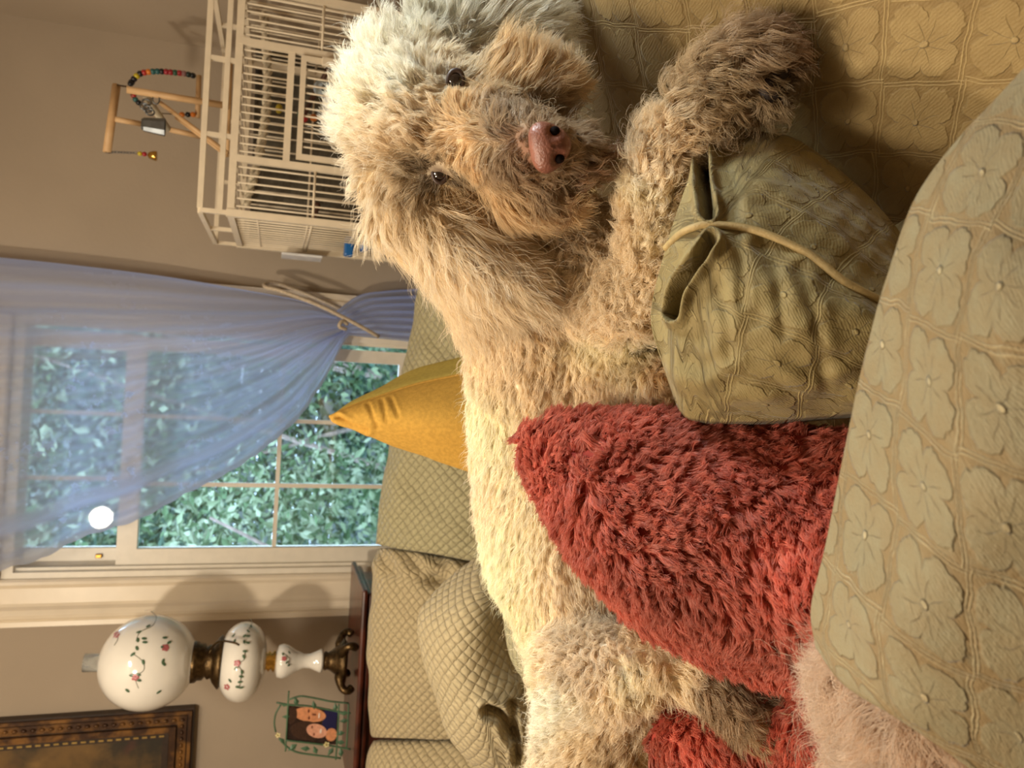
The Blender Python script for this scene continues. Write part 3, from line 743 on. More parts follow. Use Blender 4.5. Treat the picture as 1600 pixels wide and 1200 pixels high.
# cover cloth hanging behind the cage
cov_m = fabric('cage_cover_cloth', srgb(76, 70, 62), srgb(98, 92, 80), srgb(104, 98, 86), (.02, .02), 'lattice', .0, .001)
zc = Z_(392, 300, Y1)
rows = [[(cx0 + .03, Y1 + .05, zc), (cx1 + .05, Y1 + .045, zc + .01), (RX - .02, Y1 + .03, zc + .03)], [(cx0 + .03, Y1 + .06, .75), (cx1 + .05, Y1 + .05, .9), (RX - .02, Y1 + .04, .9)], [(cx0 + .03, Y1 + .05, .2), (cx1 + .05, Y1 + .04, .2), (RX - .02, Y1 + .03, .2)]]
o, _, _ = soft('cage_cover', rows, cov_m, px=False, nu=60, nv=40, bulge=.004, thick=.012, wr=[(.014, 12, 2)], pw=30)
tag(o, 'grey quilted cover cloth hanging behind the bird cage', 'cloth')
rope_m = plain('perch_rope', srgb(196, 184, 160), .8, var=.3, vscale=120)
YT = 2.2
tw = thing('rope_perch', 'twisted pale rope perch strung under the cage roof', 'perch', PY(392, 200, YT))
for ph_ in (0, math.pi):
    t = np.linspace(0, 1, 90); a_, b2 = PY(383, 322, YT), PY(412, 20, YT)
    pts = a_ + (b2 - a_) * t[:, None] + np.stack([0 * t, .006 * np.cos(t * 60 + ph_), .007 * np.sin(t * 60 + ph_)], 1)
    pts[:, 2] -= .03 * np.sin(t * math.pi)
    tube('strand', pts, .007, rope_m, tw, n=6)
wood_m, nt, b = new_mat('pale_dowel')
nt.links.new(mix(nt, noise(nt, 30, 4), srgb(186, 146, 100), srgb(222, 186, 140)), b.inputs['Base Color']); b.inputs['Roughness'].default_value = .55
branch_m = plain('dark_perch', srgb(78, 46, 32), .6, var=.3)
pr_ = tube('wooden_perch', [PY(496, 320, 2.0), PY(478, 378, 2.4)], .008, branch_m); tag(pr_, 'dark wooden perch through the left side of the cage', 'perch')
pr_ = tube('wooden_perch', spline([PY(515, 105, 2.08), PY(490, 150, 2.15), PY(470, 190, 2.3)], 10), .007, branch_m); tag(pr_, 'bent dark branch perch behind the cage door', 'perch')
blue_m = plain('blue_plastic', srgb(30, 100, 170), .35); disc_m = plain('pale_blue_disc', srgb(178, 196, 214), .3); cup_m = plain('white_plastic', srgb(225, 225, 228), .35); beige_m = plain('beige_plastic', srgb(206, 190, 158), .4)
fd = thing('seed_feeder', 'blue and cream feeder clipped to the cage side', 'feeder', PY(545, 382, 2.25))
for nm, a, b2, mt in (('cup', (537, 400), (553, 372), blue_m), ('clip', (562, 392), (575, 376), blue_m), ('hood', (545, 372), (558, 352), beige_m)):
    A_, B_ = PY(*a, 2.22), PY(*b2, 2.22); c_ = (A_ + B_) / 2; box(nm, np.minimum(A_, B_) - np.array([0, .02, 0]), np.maximum(A_, B_) + np.array([0, .02, 0]), mt, fd, bev=.005)
tray_ = PY(440, 393, 2.3); tray2 = PY(505, 397, 2.3)
o = box('plastic_shield', (tray_[0] - .003, 2.33, tray2[2]), (tray_[0] + .004, 2.42, tray_[2]), cup_m, bev=.002); tag(o, 'clear white plastic shield on the left side of the cage', 'shield')
mr = thing('toy_mirror', 'pale blue round toy mirror inside the cage door', 'mirror', PY(505, 139, Y0 + .03))
c_ = PY(505, 139, Y0 + .03); v, f = ball_data(c_, .024, 20, 8, (1, .15, 1)); mesh_obj('disc', v, f, disc_m, mr)
ball('bird_shape', c_ + np.array([0, -.005, 0]), .009, plain('grey_print', srgb(80, 88, 92), .5), mr, 10, 6, (1, .2, .5))
o = box('water_cup', PY(505, 190, Y0 + .02) - np.array([0, 0, .03]), PY(505, 150, Y0 + .05) + np.array([0, 0, .002]), cup_m, bev=.006); tag(o, 'small white water cup inside the cage door', 'cup')
bd_cols = [srgb(26, 28, 34), srgb(38, 34, 44), srgb(190, 170, 40), srgb(30, 26, 28), srgb(170, 40, 40), srgb(210, 120, 40), srgb(40, 92, 92), srgb(40, 88, 90), srgb(24, 26, 30), srgb(160, 36, 52), srgb(160, 36, 44), srgb(48, 92, 72), srgb(170, 40, 48), srgb(150, 110, 110), srgb(30, 48, 46), srgb(20, 24, 30)]
bd_ms = [plain('bead_paint', c, .3, var=.05) for c in bd_cols]
o = thing('hanging_toy', 'red green and yellow block toy hanging inside the cage', 'toy', PY(470, 190, 2.15))
ball('block', PY(475, 185, 2.15), .011, bd_ms[4], o); ball('block', PY(470, 178, 2.15), .010, bd_ms[11], o); ball('block', PY(490, 184, 2.15), .010, bd_ms[5], o)
o = ball('yellow_block', PY(436, 170, 2.15), .013, plain('yellow_toy', srgb(190, 170, 50), .4), sc=(1, 1, .7)); tag(o, 'yellow toy block inside the cage near its roof', 'toy')
# play stand
YS = 2.16
ps = thing('play_stand', 'pale wooden dowel play stand on top of the bird cage', 'bird stand', PY(352, 190, YS))
S = lambda a, b, dy=0.0: PY(150 + a / 6.4, 90 + b / 6.4, YS + dy)
def dowel(a, b, r, dy=(0, 0), mat=wood_m, nm='dowel', par=None): return tube(nm, [S(*a, dy[0]), S(*b, dy[1])], r * depth(S(*a)) / F, mat, par or ps, n=14)
dowel((305, 320), (1330, 485), 5.2, (-.06, -.02)); dowel((110, 945), (205, 275), 6.2, (.0, .02)); dowel((190, 615), (460, 665), 4.2, (0, .02))
dowel((740, 720), (1050, 790), 4.2, (.04, .06)); dowel((640, 450), (1320, 960), 3.4, (-.03, -.06)); dowel((800, 600), (1310, 985), 2.6, (-.03, -.06))
dowel((1030, 180), (1015, 600), 4.0, (.05, .05)); pale_m = plain('grey_dowel', srgb(192, 182, 160), .6)
dowel((500, 385), (720, 720), 5.8, (-.03, .04), pale_m); dowel((1345, 60), (1310, 990), 3.6, (0.02, 0.02))
tube('wire', spline([S(200, 265, .02), S(240, 280, 0), S(310, 290, -.05)], 8), .0022, bronze_m, ps, n=6)
arc = spline([S(345, 265, .05), S(375, 220, .05), S(430, 165, .05), S(510, 145, .05), S(640, 138, .05), S(780, 150, .05), S(880, 160, .05), S(990, 185, .05)], 17)
tube('bead_wire', arc, .0015, bronze_m, ps, n=5)
for k in range(16): ball('bead', (arc[k] + arc[k + 1]) / 2, .0078 * 1.02, bd_ms[k], ps, 10, 7)
for a, k in (((375, 380), 4), ((395, 420), 6), ((425, 450), 0), ((860, 570), 5), ((920, 570), 0), ((970, 570), 5), ((345, 262), 0)): ball('bead', S(*a, .04), .0072, bd_ms[k], ps, 10, 7)
bt = spline([S(340, 350, .03), S(400, 430, .04), S(560, 540, .04), S(760, 565, .04), S(990, 575, .05)], 16); tube('bead_wire', bt, .0014, bronze_m, ps, n=5)
steel_m = plain('bright_steel', srgb(120, 124, 128), .42, 1.0, var=.15, vscale=40)
cbp = S(560, 680, -.06)
cb = thing('cow_bell', 'silver folded bell hanging from the play stand', 'bell', cbp)
kd = depth(cbp) / F
pr = []
for h, w, dp in ((-.030, .021, .013), (-.02, .020, .012), (.0, .018, .011), (.018, .016, .009), (.024, .012, .006)):
    pr.append([(cbp[0] + w * sx_ + .004 * (0), cbp[1] + dp * sy_, cbp[2] + h) for sx_, sy_ in ((-1, -.5), (-.5, -1), (.5, -1), (1, -.5), (1, .5), (.5, 1), (-.5, 1), (-1, .5))])
V = [p for r_ in pr for p in r_]; Fc = [(i*8+k, i*8+(k+1) % 8, (i+1)*8+(k+1) % 8, (i+1)*8+k) for i in range(4) for k in range(8)] + [tuple(range(32, 40))]
mesh_obj('bell_body', V, Fc, steel_m, cb, smooth=False)
for k, a in enumerate(((540, 545), (515, 510), (480, 480), (500, 435))):
    c_ = S(*a, -.05); tube('chain_link', [c_ + np.array([.008 * math.cos(t), .003 * k % 2, .010 * math.sin(t)]) for t in np.linspace(0, 2*math.pi, 12, endpoint=False)], .0022, steel_m, cb, n=6, closed=True)
c_ = S(600, 420, -.05); tube('chain_link', [c_ + np.array([.011 * math.cos(t), 0, .008 * math.sin(t)]) for t in np.linspace(0, 2*math.pi, 12, endpoint=False)], .002, steel_m, cb, n=6, closed=True)
gb = thing('toy_bell', 'small gold bell on a beaded chain under the top dowel', 'bell', S(110, 945))
ch = spline([S(110, 950), S(180, 945), S(300, 950), S(430, 955)], 22)
for k in range(0, 20, 2):
    tube('chain_link', [(ch[k] + ch[k+1]) / 2 + np.array([.0025 * math.cos(t), .0025 * math.cos(t) * (k % 4 == 0), .005 * math.sin(t)]) for t in np.linspace(0, 2*math.pi, 8, endpoint=False)], .0008, steel_m, gb, n=4, closed=True)
ball('bead', S(440, 960), .006, bd_ms[2], gb, 10, 7); ball('bead', S(485, 965), .006, bd_ms[10], gb, 10, 7)
c_ = S(565, 980); lathe('bell_body', [(.0125, -.010), (.0125, -.006), (.011, 0), (.008, .008), (.003, .011), (.0005, .012)], c_, bright_m, gb, 18)
# ------------------------------------------------------------------ window sofa
NS = 0.78
DENS = 1.0
def near(rows): return [[(a, b, d * NS) for a, b, d in r] for r in rows]
quilt_m = fabric('cream_quilt', srgb(140, 124, 94), srgb(186, 170, 134), srgb(200, 186, 150), (.0165, .0165), 'lattice', math.radians(42), .0045, .09)
quilt2_m = fabric('grey_quilt', srgb(128, 120, 92), srgb(172, 164, 128), srgb(184, 176, 140), (.018, .018), 'lattice', math.radians(38), .0042, .10)
tan_m = fabric('tan_brocade', srgb(136, 112, 70), srgb(170, 146, 98), srgb(196, 170, 118), (.066, .060), 'flower', math.radians(0), .0018)
olive_m = fabric('olive_brocade', srgb(118, 102, 64), srgb(150, 134, 90), srgb(184, 164, 112), (.052, .052), 'flower', math.radians(12), .0026)
grey_m = fabric('grey_green_brocade', srgb(134, 114, 80), srgb(142, 138, 112), srgb(206, 190, 150), (.050, .050), 'flower', math.radians(14), .0034, .07)
SZ = .36
sofa = thing('quilted_sofa', 'cream quilted sofa under the window behind the dog', 'sofa', (-.4, 1.7, 0))
def slab(name, lo, hi, mat, parent, r=.04, n=14):
    """rounded upholstery block"""
    lo, hi = np.asarray(lo, float), np.asarray(hi, float); c = (lo + hi) / 2; h = (hi - lo) / 2
    bm = bmesh.new(); bmesh.ops.create_cube(bm, size=2); bmesh.ops.subdivide_edges(bm, edges=bm.edges[:], cuts=n, use_grid_fill=True)
    V = np.array([v.co[:] for v in bm.verts]) * h; Fc = [tuple(v.index for v in f.verts) for f in bm.faces]; bm.free()
    core = np.clip(V, -(h - r), h - r); d = V - core; L = np.linalg.norm(d, axis=1)[:, None] + 1e-9
    V = core + d / L * np.minimum(L, r) + 0
    V = V + .006 * wave_noise(V, 7)[:, None] * np.array([.4, .4, 1])
    return mesh_obj(name, V + c, Fc, mat, parent, uv=np.stack([V[:, 0], V[:, 1] + V[:, 2]], 1))
slab('sofa_base', (-1.7, 1.22, .06), (.355, 2.04, .24), quilt2_m, sofa, .05)
slab('seat_cushion', (-1.68, 1.12, .24), (-.52, 1.86, SZ), quilt_m, sofa, .05); slab('seat_cushion', (-.51, 1.12, .24), (.35, 1.86, SZ), quilt_m, sofa, .05)
slab('sofa_back', (-1.7, 2.0, .06), (.355, 2.05, .58), quilt2_m, sofa, .05)
for x in (-1.6, .3):
    for y in (1.3, 1.98): lathe('foot', [(.022, 0), (.03, .065)], (x, y, 0), mahog_m, sofa, 12)
o, _, _ = soft('back_cushion', [[(668, 380, 1.95), (645, 510, 1.95), (629, 583, 1.93), (606, 716, 1.9), (594, 780, 1.9), (587, 850, 1.9)],
    [(690, 380, 1.88), (680, 520, 1.86), (650, 700, 1.82), (625, 858, 1.84)], [(740, 380, 1.82), (740, 600, 1.78), (720, 760, 1.76), (690, 868, 1.78)], [(880, 380, 1.8), (880, 600, 1.76), (860, 760, 1.75), (800, 890, 1.77)]],
    quilt2_m, nu=110, nv=60, bulge=.02, thick=.06, wr=[(.006, 22, 1), (.004, 48, 3)], pw=8)
tag(o, 'crumpled grey-green quilted back cushion behind the yellow pillow', 'cushion', 'sofa back cushions')
def crumpleB(front, bn, prof, s, t):
    px, py = project(front.reshape(-1, 3)); px = px.reshape(front.shape[:2]); py = py.reshape(front.shape[:2])
    w = np.exp(-((py - 872) / 26) ** 2)
    front = front + bn * (.010 * w * np.sin((px - .5 * py) / 7.0) * prof)[..., None]
    return front - bn * (.035 * np.exp(-((py - 905) / 10) ** 2 - ((px - 680) / 16) ** 2))[..., None]
o, _, _ = soft('back_cushion', [[(590, 858, 1.97), (584, 930, 1.95), (581, 1050, 1.95), (582, 1152, 1.97)], [(606, 857, 1.88), (600, 1000, 1.84), (602, 1153, 1.88)],
    [(690, 870, 1.82), (690, 1000, 1.77), (690, 1154, 1.82)], [(850, 900, 1.79), (850, 1000, 1.76), (840, 1150, 1.79)]],
    quilt_m, nu=110, nv=70, bulge=.018, thick=.06, wr=[(.004, 20, 4), (.0025, 60, 2)], pw=10, extra=crumpleB)
tag(o, 'cream quilted back cushion behind the tilted throw pillow', 'cushion', 'sofa back cushions')
o, _, _ = soft('back_cushion', [[(584, 1157, 1.97), (574, 1195, 1.97), (572, 1300, 1.97), (572, 1420, 1.97)], [(600, 1158, 1.9), (596, 1250, 1.86), (596, 1420, 1.9)],
    [(690, 1158, 1.83), (690, 1250, 1.78), (690, 1420, 1.83)], [(850, 1155, 1.8), (850, 1250, 1.77), (850, 1420, 1.8)]],
    quilt_m, nu=70, nv=60, bulge=.018, thick=.06, wr=[(.004, 20, 7)], pw=10)
tag(o, 'cream quilted back cushion below the photo frame at the picture edge', 'cushion', 'sofa back cushions')

def trough(front, bn, line, wpx, dep):
    px, py = project(front.reshape(-1, 3)); q = np.stack([px, py, 0 * px], 1)
    l = spline([(a, b, 0) for a, b in line], 60)
    d = np.sqrt(((q[:, None, :2] - l[None, :, :2]) ** 2).sum(-1)).min(1).reshape(front.shape[:2])
    return front - bn * (dep * np.exp(-(d / wpx) ** 2) - dep * .35 * np.exp(-((d - 1.9 * wpx) / wpx) ** 2))[..., None]
def foldT(front, bn, prof, s, t):
    front = trough(front, bn, [(763, 1110), (785, 1120), (800, 1150)], 8, .035)
    front = trough(front, bn, [(800, 1100), (806, 1140), (808, 1185)], 6, .02)
    return front
o, _, _ = soft('throw_pillow', [[(760, 860, 1.48), (700, 905, 1.47), (655, 958, 1.45), (660, 1020, 1.45), (680, 1080, 1.45), (700, 1145, 1.44), (745, 1203, 1.42)],
    [(775, 890, 1.42), (735, 960, 1.38), (725, 1040, 1.37), (745, 1120, 1.37), (775, 1205, 1.40)],
    [(800, 880, 1.48), (792, 960, 1.43), (797, 1040, 1.41), (814, 1075, 1.4), (820, 1130, 1.4), (812, 1205, 1.4)]],
    quilt_m, nu=110, nv=70, bulge=.02, thick=.10, wr=[(.003, 25, 5)], pw=4, extra=foldT)
tag(o, 'cream quilted throw pillow tilted on a corner with a crumpled edge', 'pillow')
o, _, _ = soft('throw_pillow', [[(800, 890, 1.32), (788, 960, 1.3), (789, 990, 1.3), (799, 1032, 1.3), (822, 1064, 1.29), (860, 1085, 1.28)], [(860, 890, 1.28), (850, 980, 1.24), (870, 1060, 1.24)], [(950, 900, 1.3), (950, 1000, 1.28), (930, 1090, 1.28)]],
    quilt2_m, nu=60, nv=40, bulge=.02, thick=.09, wr=[(.003, 25, 2)])
tag(o, 'pale quilted pillow wedged behind the dog\'s rump', 'pillow')
mustard_m = plain('mustard_linen', srgb(196, 152, 70), .85, var=.10, vscale=160, bumpd=.0008, bscale=700, spec=.15)
olivey_m = plain('olive_yellow_linen', srgb(186, 164, 84), .85, var=.08, vscale=160, bumpd=.0008, bscale=700, spec=.15)
YD = 1.36
def tipfold(front, bn, prof, s, t):
    for k, (a, b) in enumerate((((575, 632), (590, 668)), ((596, 626), (604, 658)), ((610, 622), (622, 650)))):
        front = trough(front, bn, [a, b], 3.0, .004)
    return trough(front, bn, [(528, 652), (548, 664), (572, 672)], 4, .010)
seam = [(515, 652), (549, 635), (587, 622), (640, 604), (685, 593), (800, 570)]
o, _, _ = soft('yellow_pillow', [[(a, b, YD) for a, b in seam], [(516, 654, YD), (560, 654, YD - .03), (620, 656, YD - .05), (700, 660, YD - .06), (815, 665, YD - .05)], [(516, 656, YD), (565, 674, YD), (613, 696, YD), (667, 714, YD), (695, 725, YD), (830, 770, YD)]],
    mustard_m, nu=100, nv=60, bulge=.012, thick=.02, extra=tipfold)
tag(o, 'mustard yellow pillow with its pointed corner up against the window', 'pillow')
bpan, _, _ = soft('back_panel', [[(a, b, YD + .006) for a, b in seam], [(522, 649, YD + .02), (560, 626, YD + .03), (625, 600, YD + .04), (690, 582, YD + .04), (800, 555, YD + .04)], [(540, 640, YD + .03), (587, 618, YD + .06), (621, 592, YD + .08), (651, 577, YD + .08), (683, 568, YD + .08), (800, 540, YD + .08)]],
    olivey_m, o, nu=70, nv=30, bulge=.006, thick=.03)
bpan['label'] = 'paler olive back of the yellow pillow'
tube('piping', spline([P(a, b, YD - .002) for a, b in seam], 60), .0032, mustard_m, o, n=7)

# ------------------------------------------------------------------ near sofa: seat and tan brocade back
nsofa = thing('brocade_sofa', 'tan flower brocade sofa the dog lies on', 'sofa', (.1, .6, 0))
slab('sofa_base', (-1.15, -.12, .05), (.50, 1.10, .28), tan_m, nsofa, .05)
slab('seat_cushion', (-1.13, -.10, .28), (.50, 1.08, .44), tan_m, nsofa, .05)
pn0 = P(1200, 150, .915 * NS); pnn = np.array([-.72, -.16, .66]); pnn /= np.linalg.norm(pnn)
def onp(px, py, off=0): return PN(px, py, pn0, pnn) - pnn * off
rows = [[onp(800, -330, .03), onp(850, 0, .03), onp(880, 200, .01), onp(930, 400, .0)], [onp(950, -300), onp(1000, 0), onp(1020, 200), onp(1050, 400, .0)],
        [onp(1180, -300), onp(1200, 0), onp(1210, 200), onp(1230, 420)], [onp(1400, -300), onp(1420, 0), onp(1430, 200), onp(1440, 400)],
        [onp(1700, -300), onp(1700, 0), onp(1700, 250), onp(1700, 420)]]
bkc, bfront, _ = soft('backrest', rows, tan_m, nsofa, px=False, nu=90, nv=90, bulge=.012, thick=.16, wr=[(.003, 9, 3)], pw=16)

# ------------------------------------------------------------------ the olive cushion with piping
def foldO(front, bn, prof, s, t):
    front = trough(front, bn, [(1098, 232), (1100, 280), (1108, 340)], 7, .030)
    front = trough(front, bn, [(1112, 378), (1085, 420), (1064, 455), (1056, 492)], 7, .032)
    for ln, w, dp in (([(1150, 372), (1160, 420), (1158, 470)], 9, .006), ([(1190, 380), (1215, 440), (1225, 520)], 10, .005), ([(1100, 400), (1130, 470), (1140, 560)], 10, .006), ([(1250, 420), (1275, 500), (1290, 600)], 10, .005), ([(1130, 250), (1150, 300), (1150, 340)], 8, .005)):
        front = trough(front, bn, ln, w, dp * .35)
    px, py = project(front.reshape(-1, 3)); py = py.reshape(front.shape[:2]); px = px.reshape(front.shape[:2])
    return front + bn * (.0022 * np.sin(py / 9.0 + np.sin(px / 30) * 2) * np.exp(-((py - 600) / 50) ** 2) * prof)[..., None]
pip = [(1040, 388, .80), (1062, 366, .775), (1085, 355, .757), (1110, 351, .75), (1180, 360, .735), (1260, 395, .72), (1320, 440, .71), (1385, 474, .71)]
rows = near([[(1052, 598, .83), (1065, 640, .82), (1100, 655, .81), (1200, 656, .79), (1320, 645, .77), (1420, 640, .76)],
    [(1030, 550, .81), (1070, 590, .775), (1180, 605, .745), (1300, 600, .73), (1420, 590, .72)],
    [(1017, 490, .81), (1060, 482, .772), (1120, 480, .735), (1220, 490, .70), (1330, 505, .69), (1420, 520, .69)],
    pip,
    [(1072, 290, .83), (1140, 280, .79), (1220, 295, .765), (1310, 345, .75), (1410, 430, .75)],
    [(1100, 225, .87), (1140, 208, .86), (1190, 206, .85), (1250, 220, .84), (1335, 285, .83), (1390, 342, .82), (1425, 390, .82)]])
ocu, of_, obn = soft('olive_cushion', rows, olive_m, nu=170, nv=170, bulge=.0, thick=.13, wr=[(.0025, 40, 1), (.0018, 110, 4), (.0009, 210, 2)], pw=5, extra=foldO)
tag(ocu, 'olive brocade cushion with a piped seam under the dog\'s front leg', 'cushion')
pip_m = plain('piping_cloth', srgb(162, 138, 90), .6, var=.12, vscale=160, bumpd=.0005, bscale=800)
tube('piping', spline([P(a, b, d * NS - .0028) for a, b, d in pip], 90), .0030, pip_m, ocu, n=10)

# ------------------------------------------------------------------ foreground cushion
rows = near([[(1274, 1012, .60), (1267, 950, .60), (1290, 850, .585), (1320, 700, .575), (1350, 560, .57), (1390, 420, .56), (1430, 310, .55), (1500, 215, .53), (1560, 150, .52), (1660, 40, .5)],
    [(1318, 1070, .575), (1345, 950, .535), (1400, 800, .515), (1445, 600, .50), (1490, 440, .49), (1560, 290, .485), (1690, 100, .47)],
    [(1400, 1122, .53), (1440, 960, .49), (1500, 800, .47), (1550, 600, .46), (1600, 440, .45), (1760, 250, .44)],
    [(1500, 1190, .51), (1580, 1000, .46), (1650, 800, .44), (1700, 600, .43), (1750, 440, .42), (1850, 300, .42)],
    [(1640, 1300, .50), (1750, 1100, .44), (1820, 850, .42), (1860, 650, .41), (1900, 500, .41), (1960, 420, .41)]])
fc2, _, _ = soft('brocade_cushion', rows, grey_m, nu=150, nv=130, bulge=.004, thick=.12, wr=[(.0035, 30, 2), (.0015, 70, 5)], pw=5)
tag(fc2, 'grey-green flower brocade cushion closest to the viewer', 'cushion')

# ------------------------------------------------------------------ shaggy red pillows and white fluff (bodies)
red_m = plain('red_plush', srgb(150, 62, 52), .9, var=.15, vscale=60, spec=.1)
rp1, rf1, rn1 = soft('red_pillow', near([[(806, 674, .98), (880, 652, .95), (1000, 648, .90), (1100, 662, .86), (1200, 673, .83), (1400, 690, .76)],
    [(810, 680, .975), (890, 728, .88), (1000, 770, .82), (1100, 800, .78), (1210, 830, .75), (1400, 860, .68)],
    [(810, 686, .97), (850, 775, .92), (920, 870, .86), (1010, 930, .81), (1120, 970, .78), (1220, 985, .75), (1400, 1000, .68)],
    [(808, 684, .98), (826, 740, .97), (872, 816, .95), (932, 895, .93), (988, 968, .91), (1062, 1012, .90), (1130, 1040, .87), (1200, 1068, .84), (1400, 1110, .74)]]),
    red_m, nu=90, nv=70, bulge=.004, thick=.10, wr=[(.004, 22, 1)])
tag(rp1, 'big shaggy red pillow leaning against the dog\'s belly', 'pillow', 'shaggy red pillows')
rp2, rf2, rn2 = soft('red_pillow', near([[(1030, 1290, 1.0), (1014, 1170, .98), (1026, 1128, .98), (1062, 1100, .97), (1130, 1070, .95), (1230, 1060, .90), (1330, 1090, .82)],
    [(1090, 1290, .95), (1090, 1190, .93), (1130, 1150, .92), (1190, 1130, .90), (1260, 1130, .86), (1340, 1150, .79)],
    [(1200, 1320, .92), (1220, 1260, .90), (1260, 1240, .87), (1320, 1240, .82), (1380, 1240, .77)]]),
    red_m, nu=60, nv=50, bulge=.004, thick=.10, wr=[(.003, 22, 4)])
tag(rp2, 'shaggy red pillow lying under the dog\'s hind paw', 'pillow', 'shaggy red pillows')
wh_m = plain('white_plush', srgb(226, 206, 180), .9, var=.05, spec=.1)
wf, wf1, wn1 = soft('fluffy_throw', near([[(1304, 1010, .74), (1304, 1080, .735), (1317, 1150, .73), (1332, 1300, .72)], [(1342, 1010, .68), (1362, 1090, .665), (1382, 1160, .66), (1412, 1300, .65)], [(1402, 1030, .67), (1442, 1100, .64), (1492, 1170, .62), (1522, 1300, .62)], [(1492, 1060, .70), (1542, 1150, .68), (1602, 1230, .67), (1642, 1300, .67)]]),
    wh_m, nu=50, nv=40, bulge=.01, thick=.08)
tag(wf, 'soft white long-haired fluffy throw beside the foreground cushion', 'throw')

# ------------------------------------------------------------------ the dog's body: one continuous surface
def chain(pts, step=.006):
    out = []
    for (a, b) in zip(pts[:-1], pts[1:]):
        A, B = np.array(a, float), np.array(b, float)
        n = max(2, int(np.linalg.norm(A[:3] - B[:3]) / step))
        for t in np.linspace(0, 1, n): out.append(A + (B - A) * t)
    return out
def Q(px, py, d, rpx):
    p = P(px, py, d * NS); return (*p, rpx * d * NS / F)
S_ = []
S_ += chain([Q(790, 440, 1.06, 92), Q(850, 520, 1.14, 128), Q(868, 640, 1.18, 138), Q(876, 740, 1.2, 142), Q(890, 850, 1.21, 140), Q(925, 950, 1.2, 122), Q(955, 1040, 1.18, 100), Q(925, 1130, 1.18, 84), Q(915, 1260, 1.2, 90)], .015)   # trunk
S_ += chain([Q(700, 250, 1.06, 118), Q(790, 440, 1.06, 92)], .015)            # neck
S_ += chain([Q(650, 190, 1.0, 96), Q(690, 200, .98, 104)], .01)               # skull
S_ += chain([Q(640, 130, 1.0, 70), Q(645, 260, 1.0, 74)], .01)                # brow
S_ += chain([Q(720, 205, .95, 78), Q(780, 222, .90, 62), Q(835, 228, .86, 48), Q(858, 230, .845, 40)], .008)   # muzzle
S_ += chain([Q(800, 270, .93, 52), Q(850, 285, .91, 42)], .008)               # cheek
S_ += chain([Q(790, 140, .95, 55), Q(840, 150, .93, 46)], .008)
S_ += chain([Q(850, 240, .91, 48), Q(905, 240, .885, 34)], .008)              # chin
S_ += chain([Q(630, 330, 1.02, 46), Q(710, 385, 1.0, 50), Q(790, 430, .99, 44)], .008)   # ear
S_ += chain([Q(690, 50, 1.03, 45), Q(760, 50, 1.02, 48), Q(830, 45, 1.02, 36)], .008)    # other ear
S_ += chain([Q(905, 420, 1.05, 90), Q(960, 470, 1.0, 72), Q(1012, 470, .93, 44), Q(1020, 400, .91, 42), Q(1020, 320, .90, 40), Q(1040, 240, .885, 42), Q(1085, 185, .86, 40), Q(1140, 130, .84, 42), Q(1185, 105, .83, 44)], .006)   # front leg
for a, b in ((1205, 70), (1215, 98), (1212, 128), (1200, 158)): S_ += chain([Q(1178, 110, .83, 30), Q(a, b, .822, 21)], .006)
S_ += chain([Q(940, 560, 1.08, 80), Q(1010, 600, 1.0, 44), Q(1060, 615, .97, 36)], .008)  # other front leg folded under
S_ += chain([Q(930, 1000, 1.14, 92), Q(900, 1052, 1.06, 66), Q(955, 1052, 1.0, 62), Q(1025, 1038, .965, 44), Q(1085, 1054, .94, 36), Q(1135, 1094, .92, 34), Q(1170, 1124, .905, 36)], .008)   # hind leg
for a, b in ((1200, 1110), (1206, 1134), (1200, 1156)): S_ += chain([Q(1172, 1124, .905, 28), Q(a, b, .89, 17)], .006)
bm = bmesh.new(); bmesh.ops.create_icosphere(bm, subdivisions=2, radius=1.0)
bv = np.array([v.co[:] for v in bm.verts]); bf = [tuple(v.index for v in f.verts) for f in bm.faces]; bm.free()
v, f = join_data([(bv * s[3] + np.array(s[:3]), bf) for s in S_])
tmp = mesh_obj('dog_build', v, f, None)
md = tmp.modifiers.new('r', 'REMESH'); md.mode = 'VOXEL'; md.voxel_size = .0065
md = tmp.modifiers.new('s', 'SMOOTH'); md.factor = .5; md.iterations = 7
dg = bpy.context.evaluated_depsgraph_get()
dog_me = bpy.data.meshes.new_from_object(tmp.evaluated_get(dg)); dog_me.name = 'dog'
bpy.data.objects.remove(tmp)
skin_m2, nt, b = new_mat('dog_coat_under')
tc = nt.nodes.new('ShaderNodeAttribute'); tc.attribute_name = 'tint'; nt.links.new(tc.outputs['Color'], b.inputs['Base Color']); b.inputs['Roughness'].default_value = .9
dog_me.materials.clear(); dog_me.materials.append(skin_m2)
dog_me.polygons.foreach_set('use_smooth', np.ones(len(dog_me.polygons), bool))
dog = link(bpy.data.objects.new('dog', dog_me))
tag(dog, 'cream curly-coated dog lying on the sofa looking at the viewer', 'dog')
BV = BVHTree.FromPolygons([v.co[:] for v in dog_me.vertices], [p.vertices[:] for p in dog_me.polygons])
def on_dog(px, py):
    r = ray(px, py); r = r / np.linalg.norm(r)
    h = BV.ray_cast(Vector(CAM), Vector(r))
    if h[0] is None: h = BV.find_nearest(Vector(P(px, py, .85 * NS)))
    return np.array(h[0]), np.array(h[1])

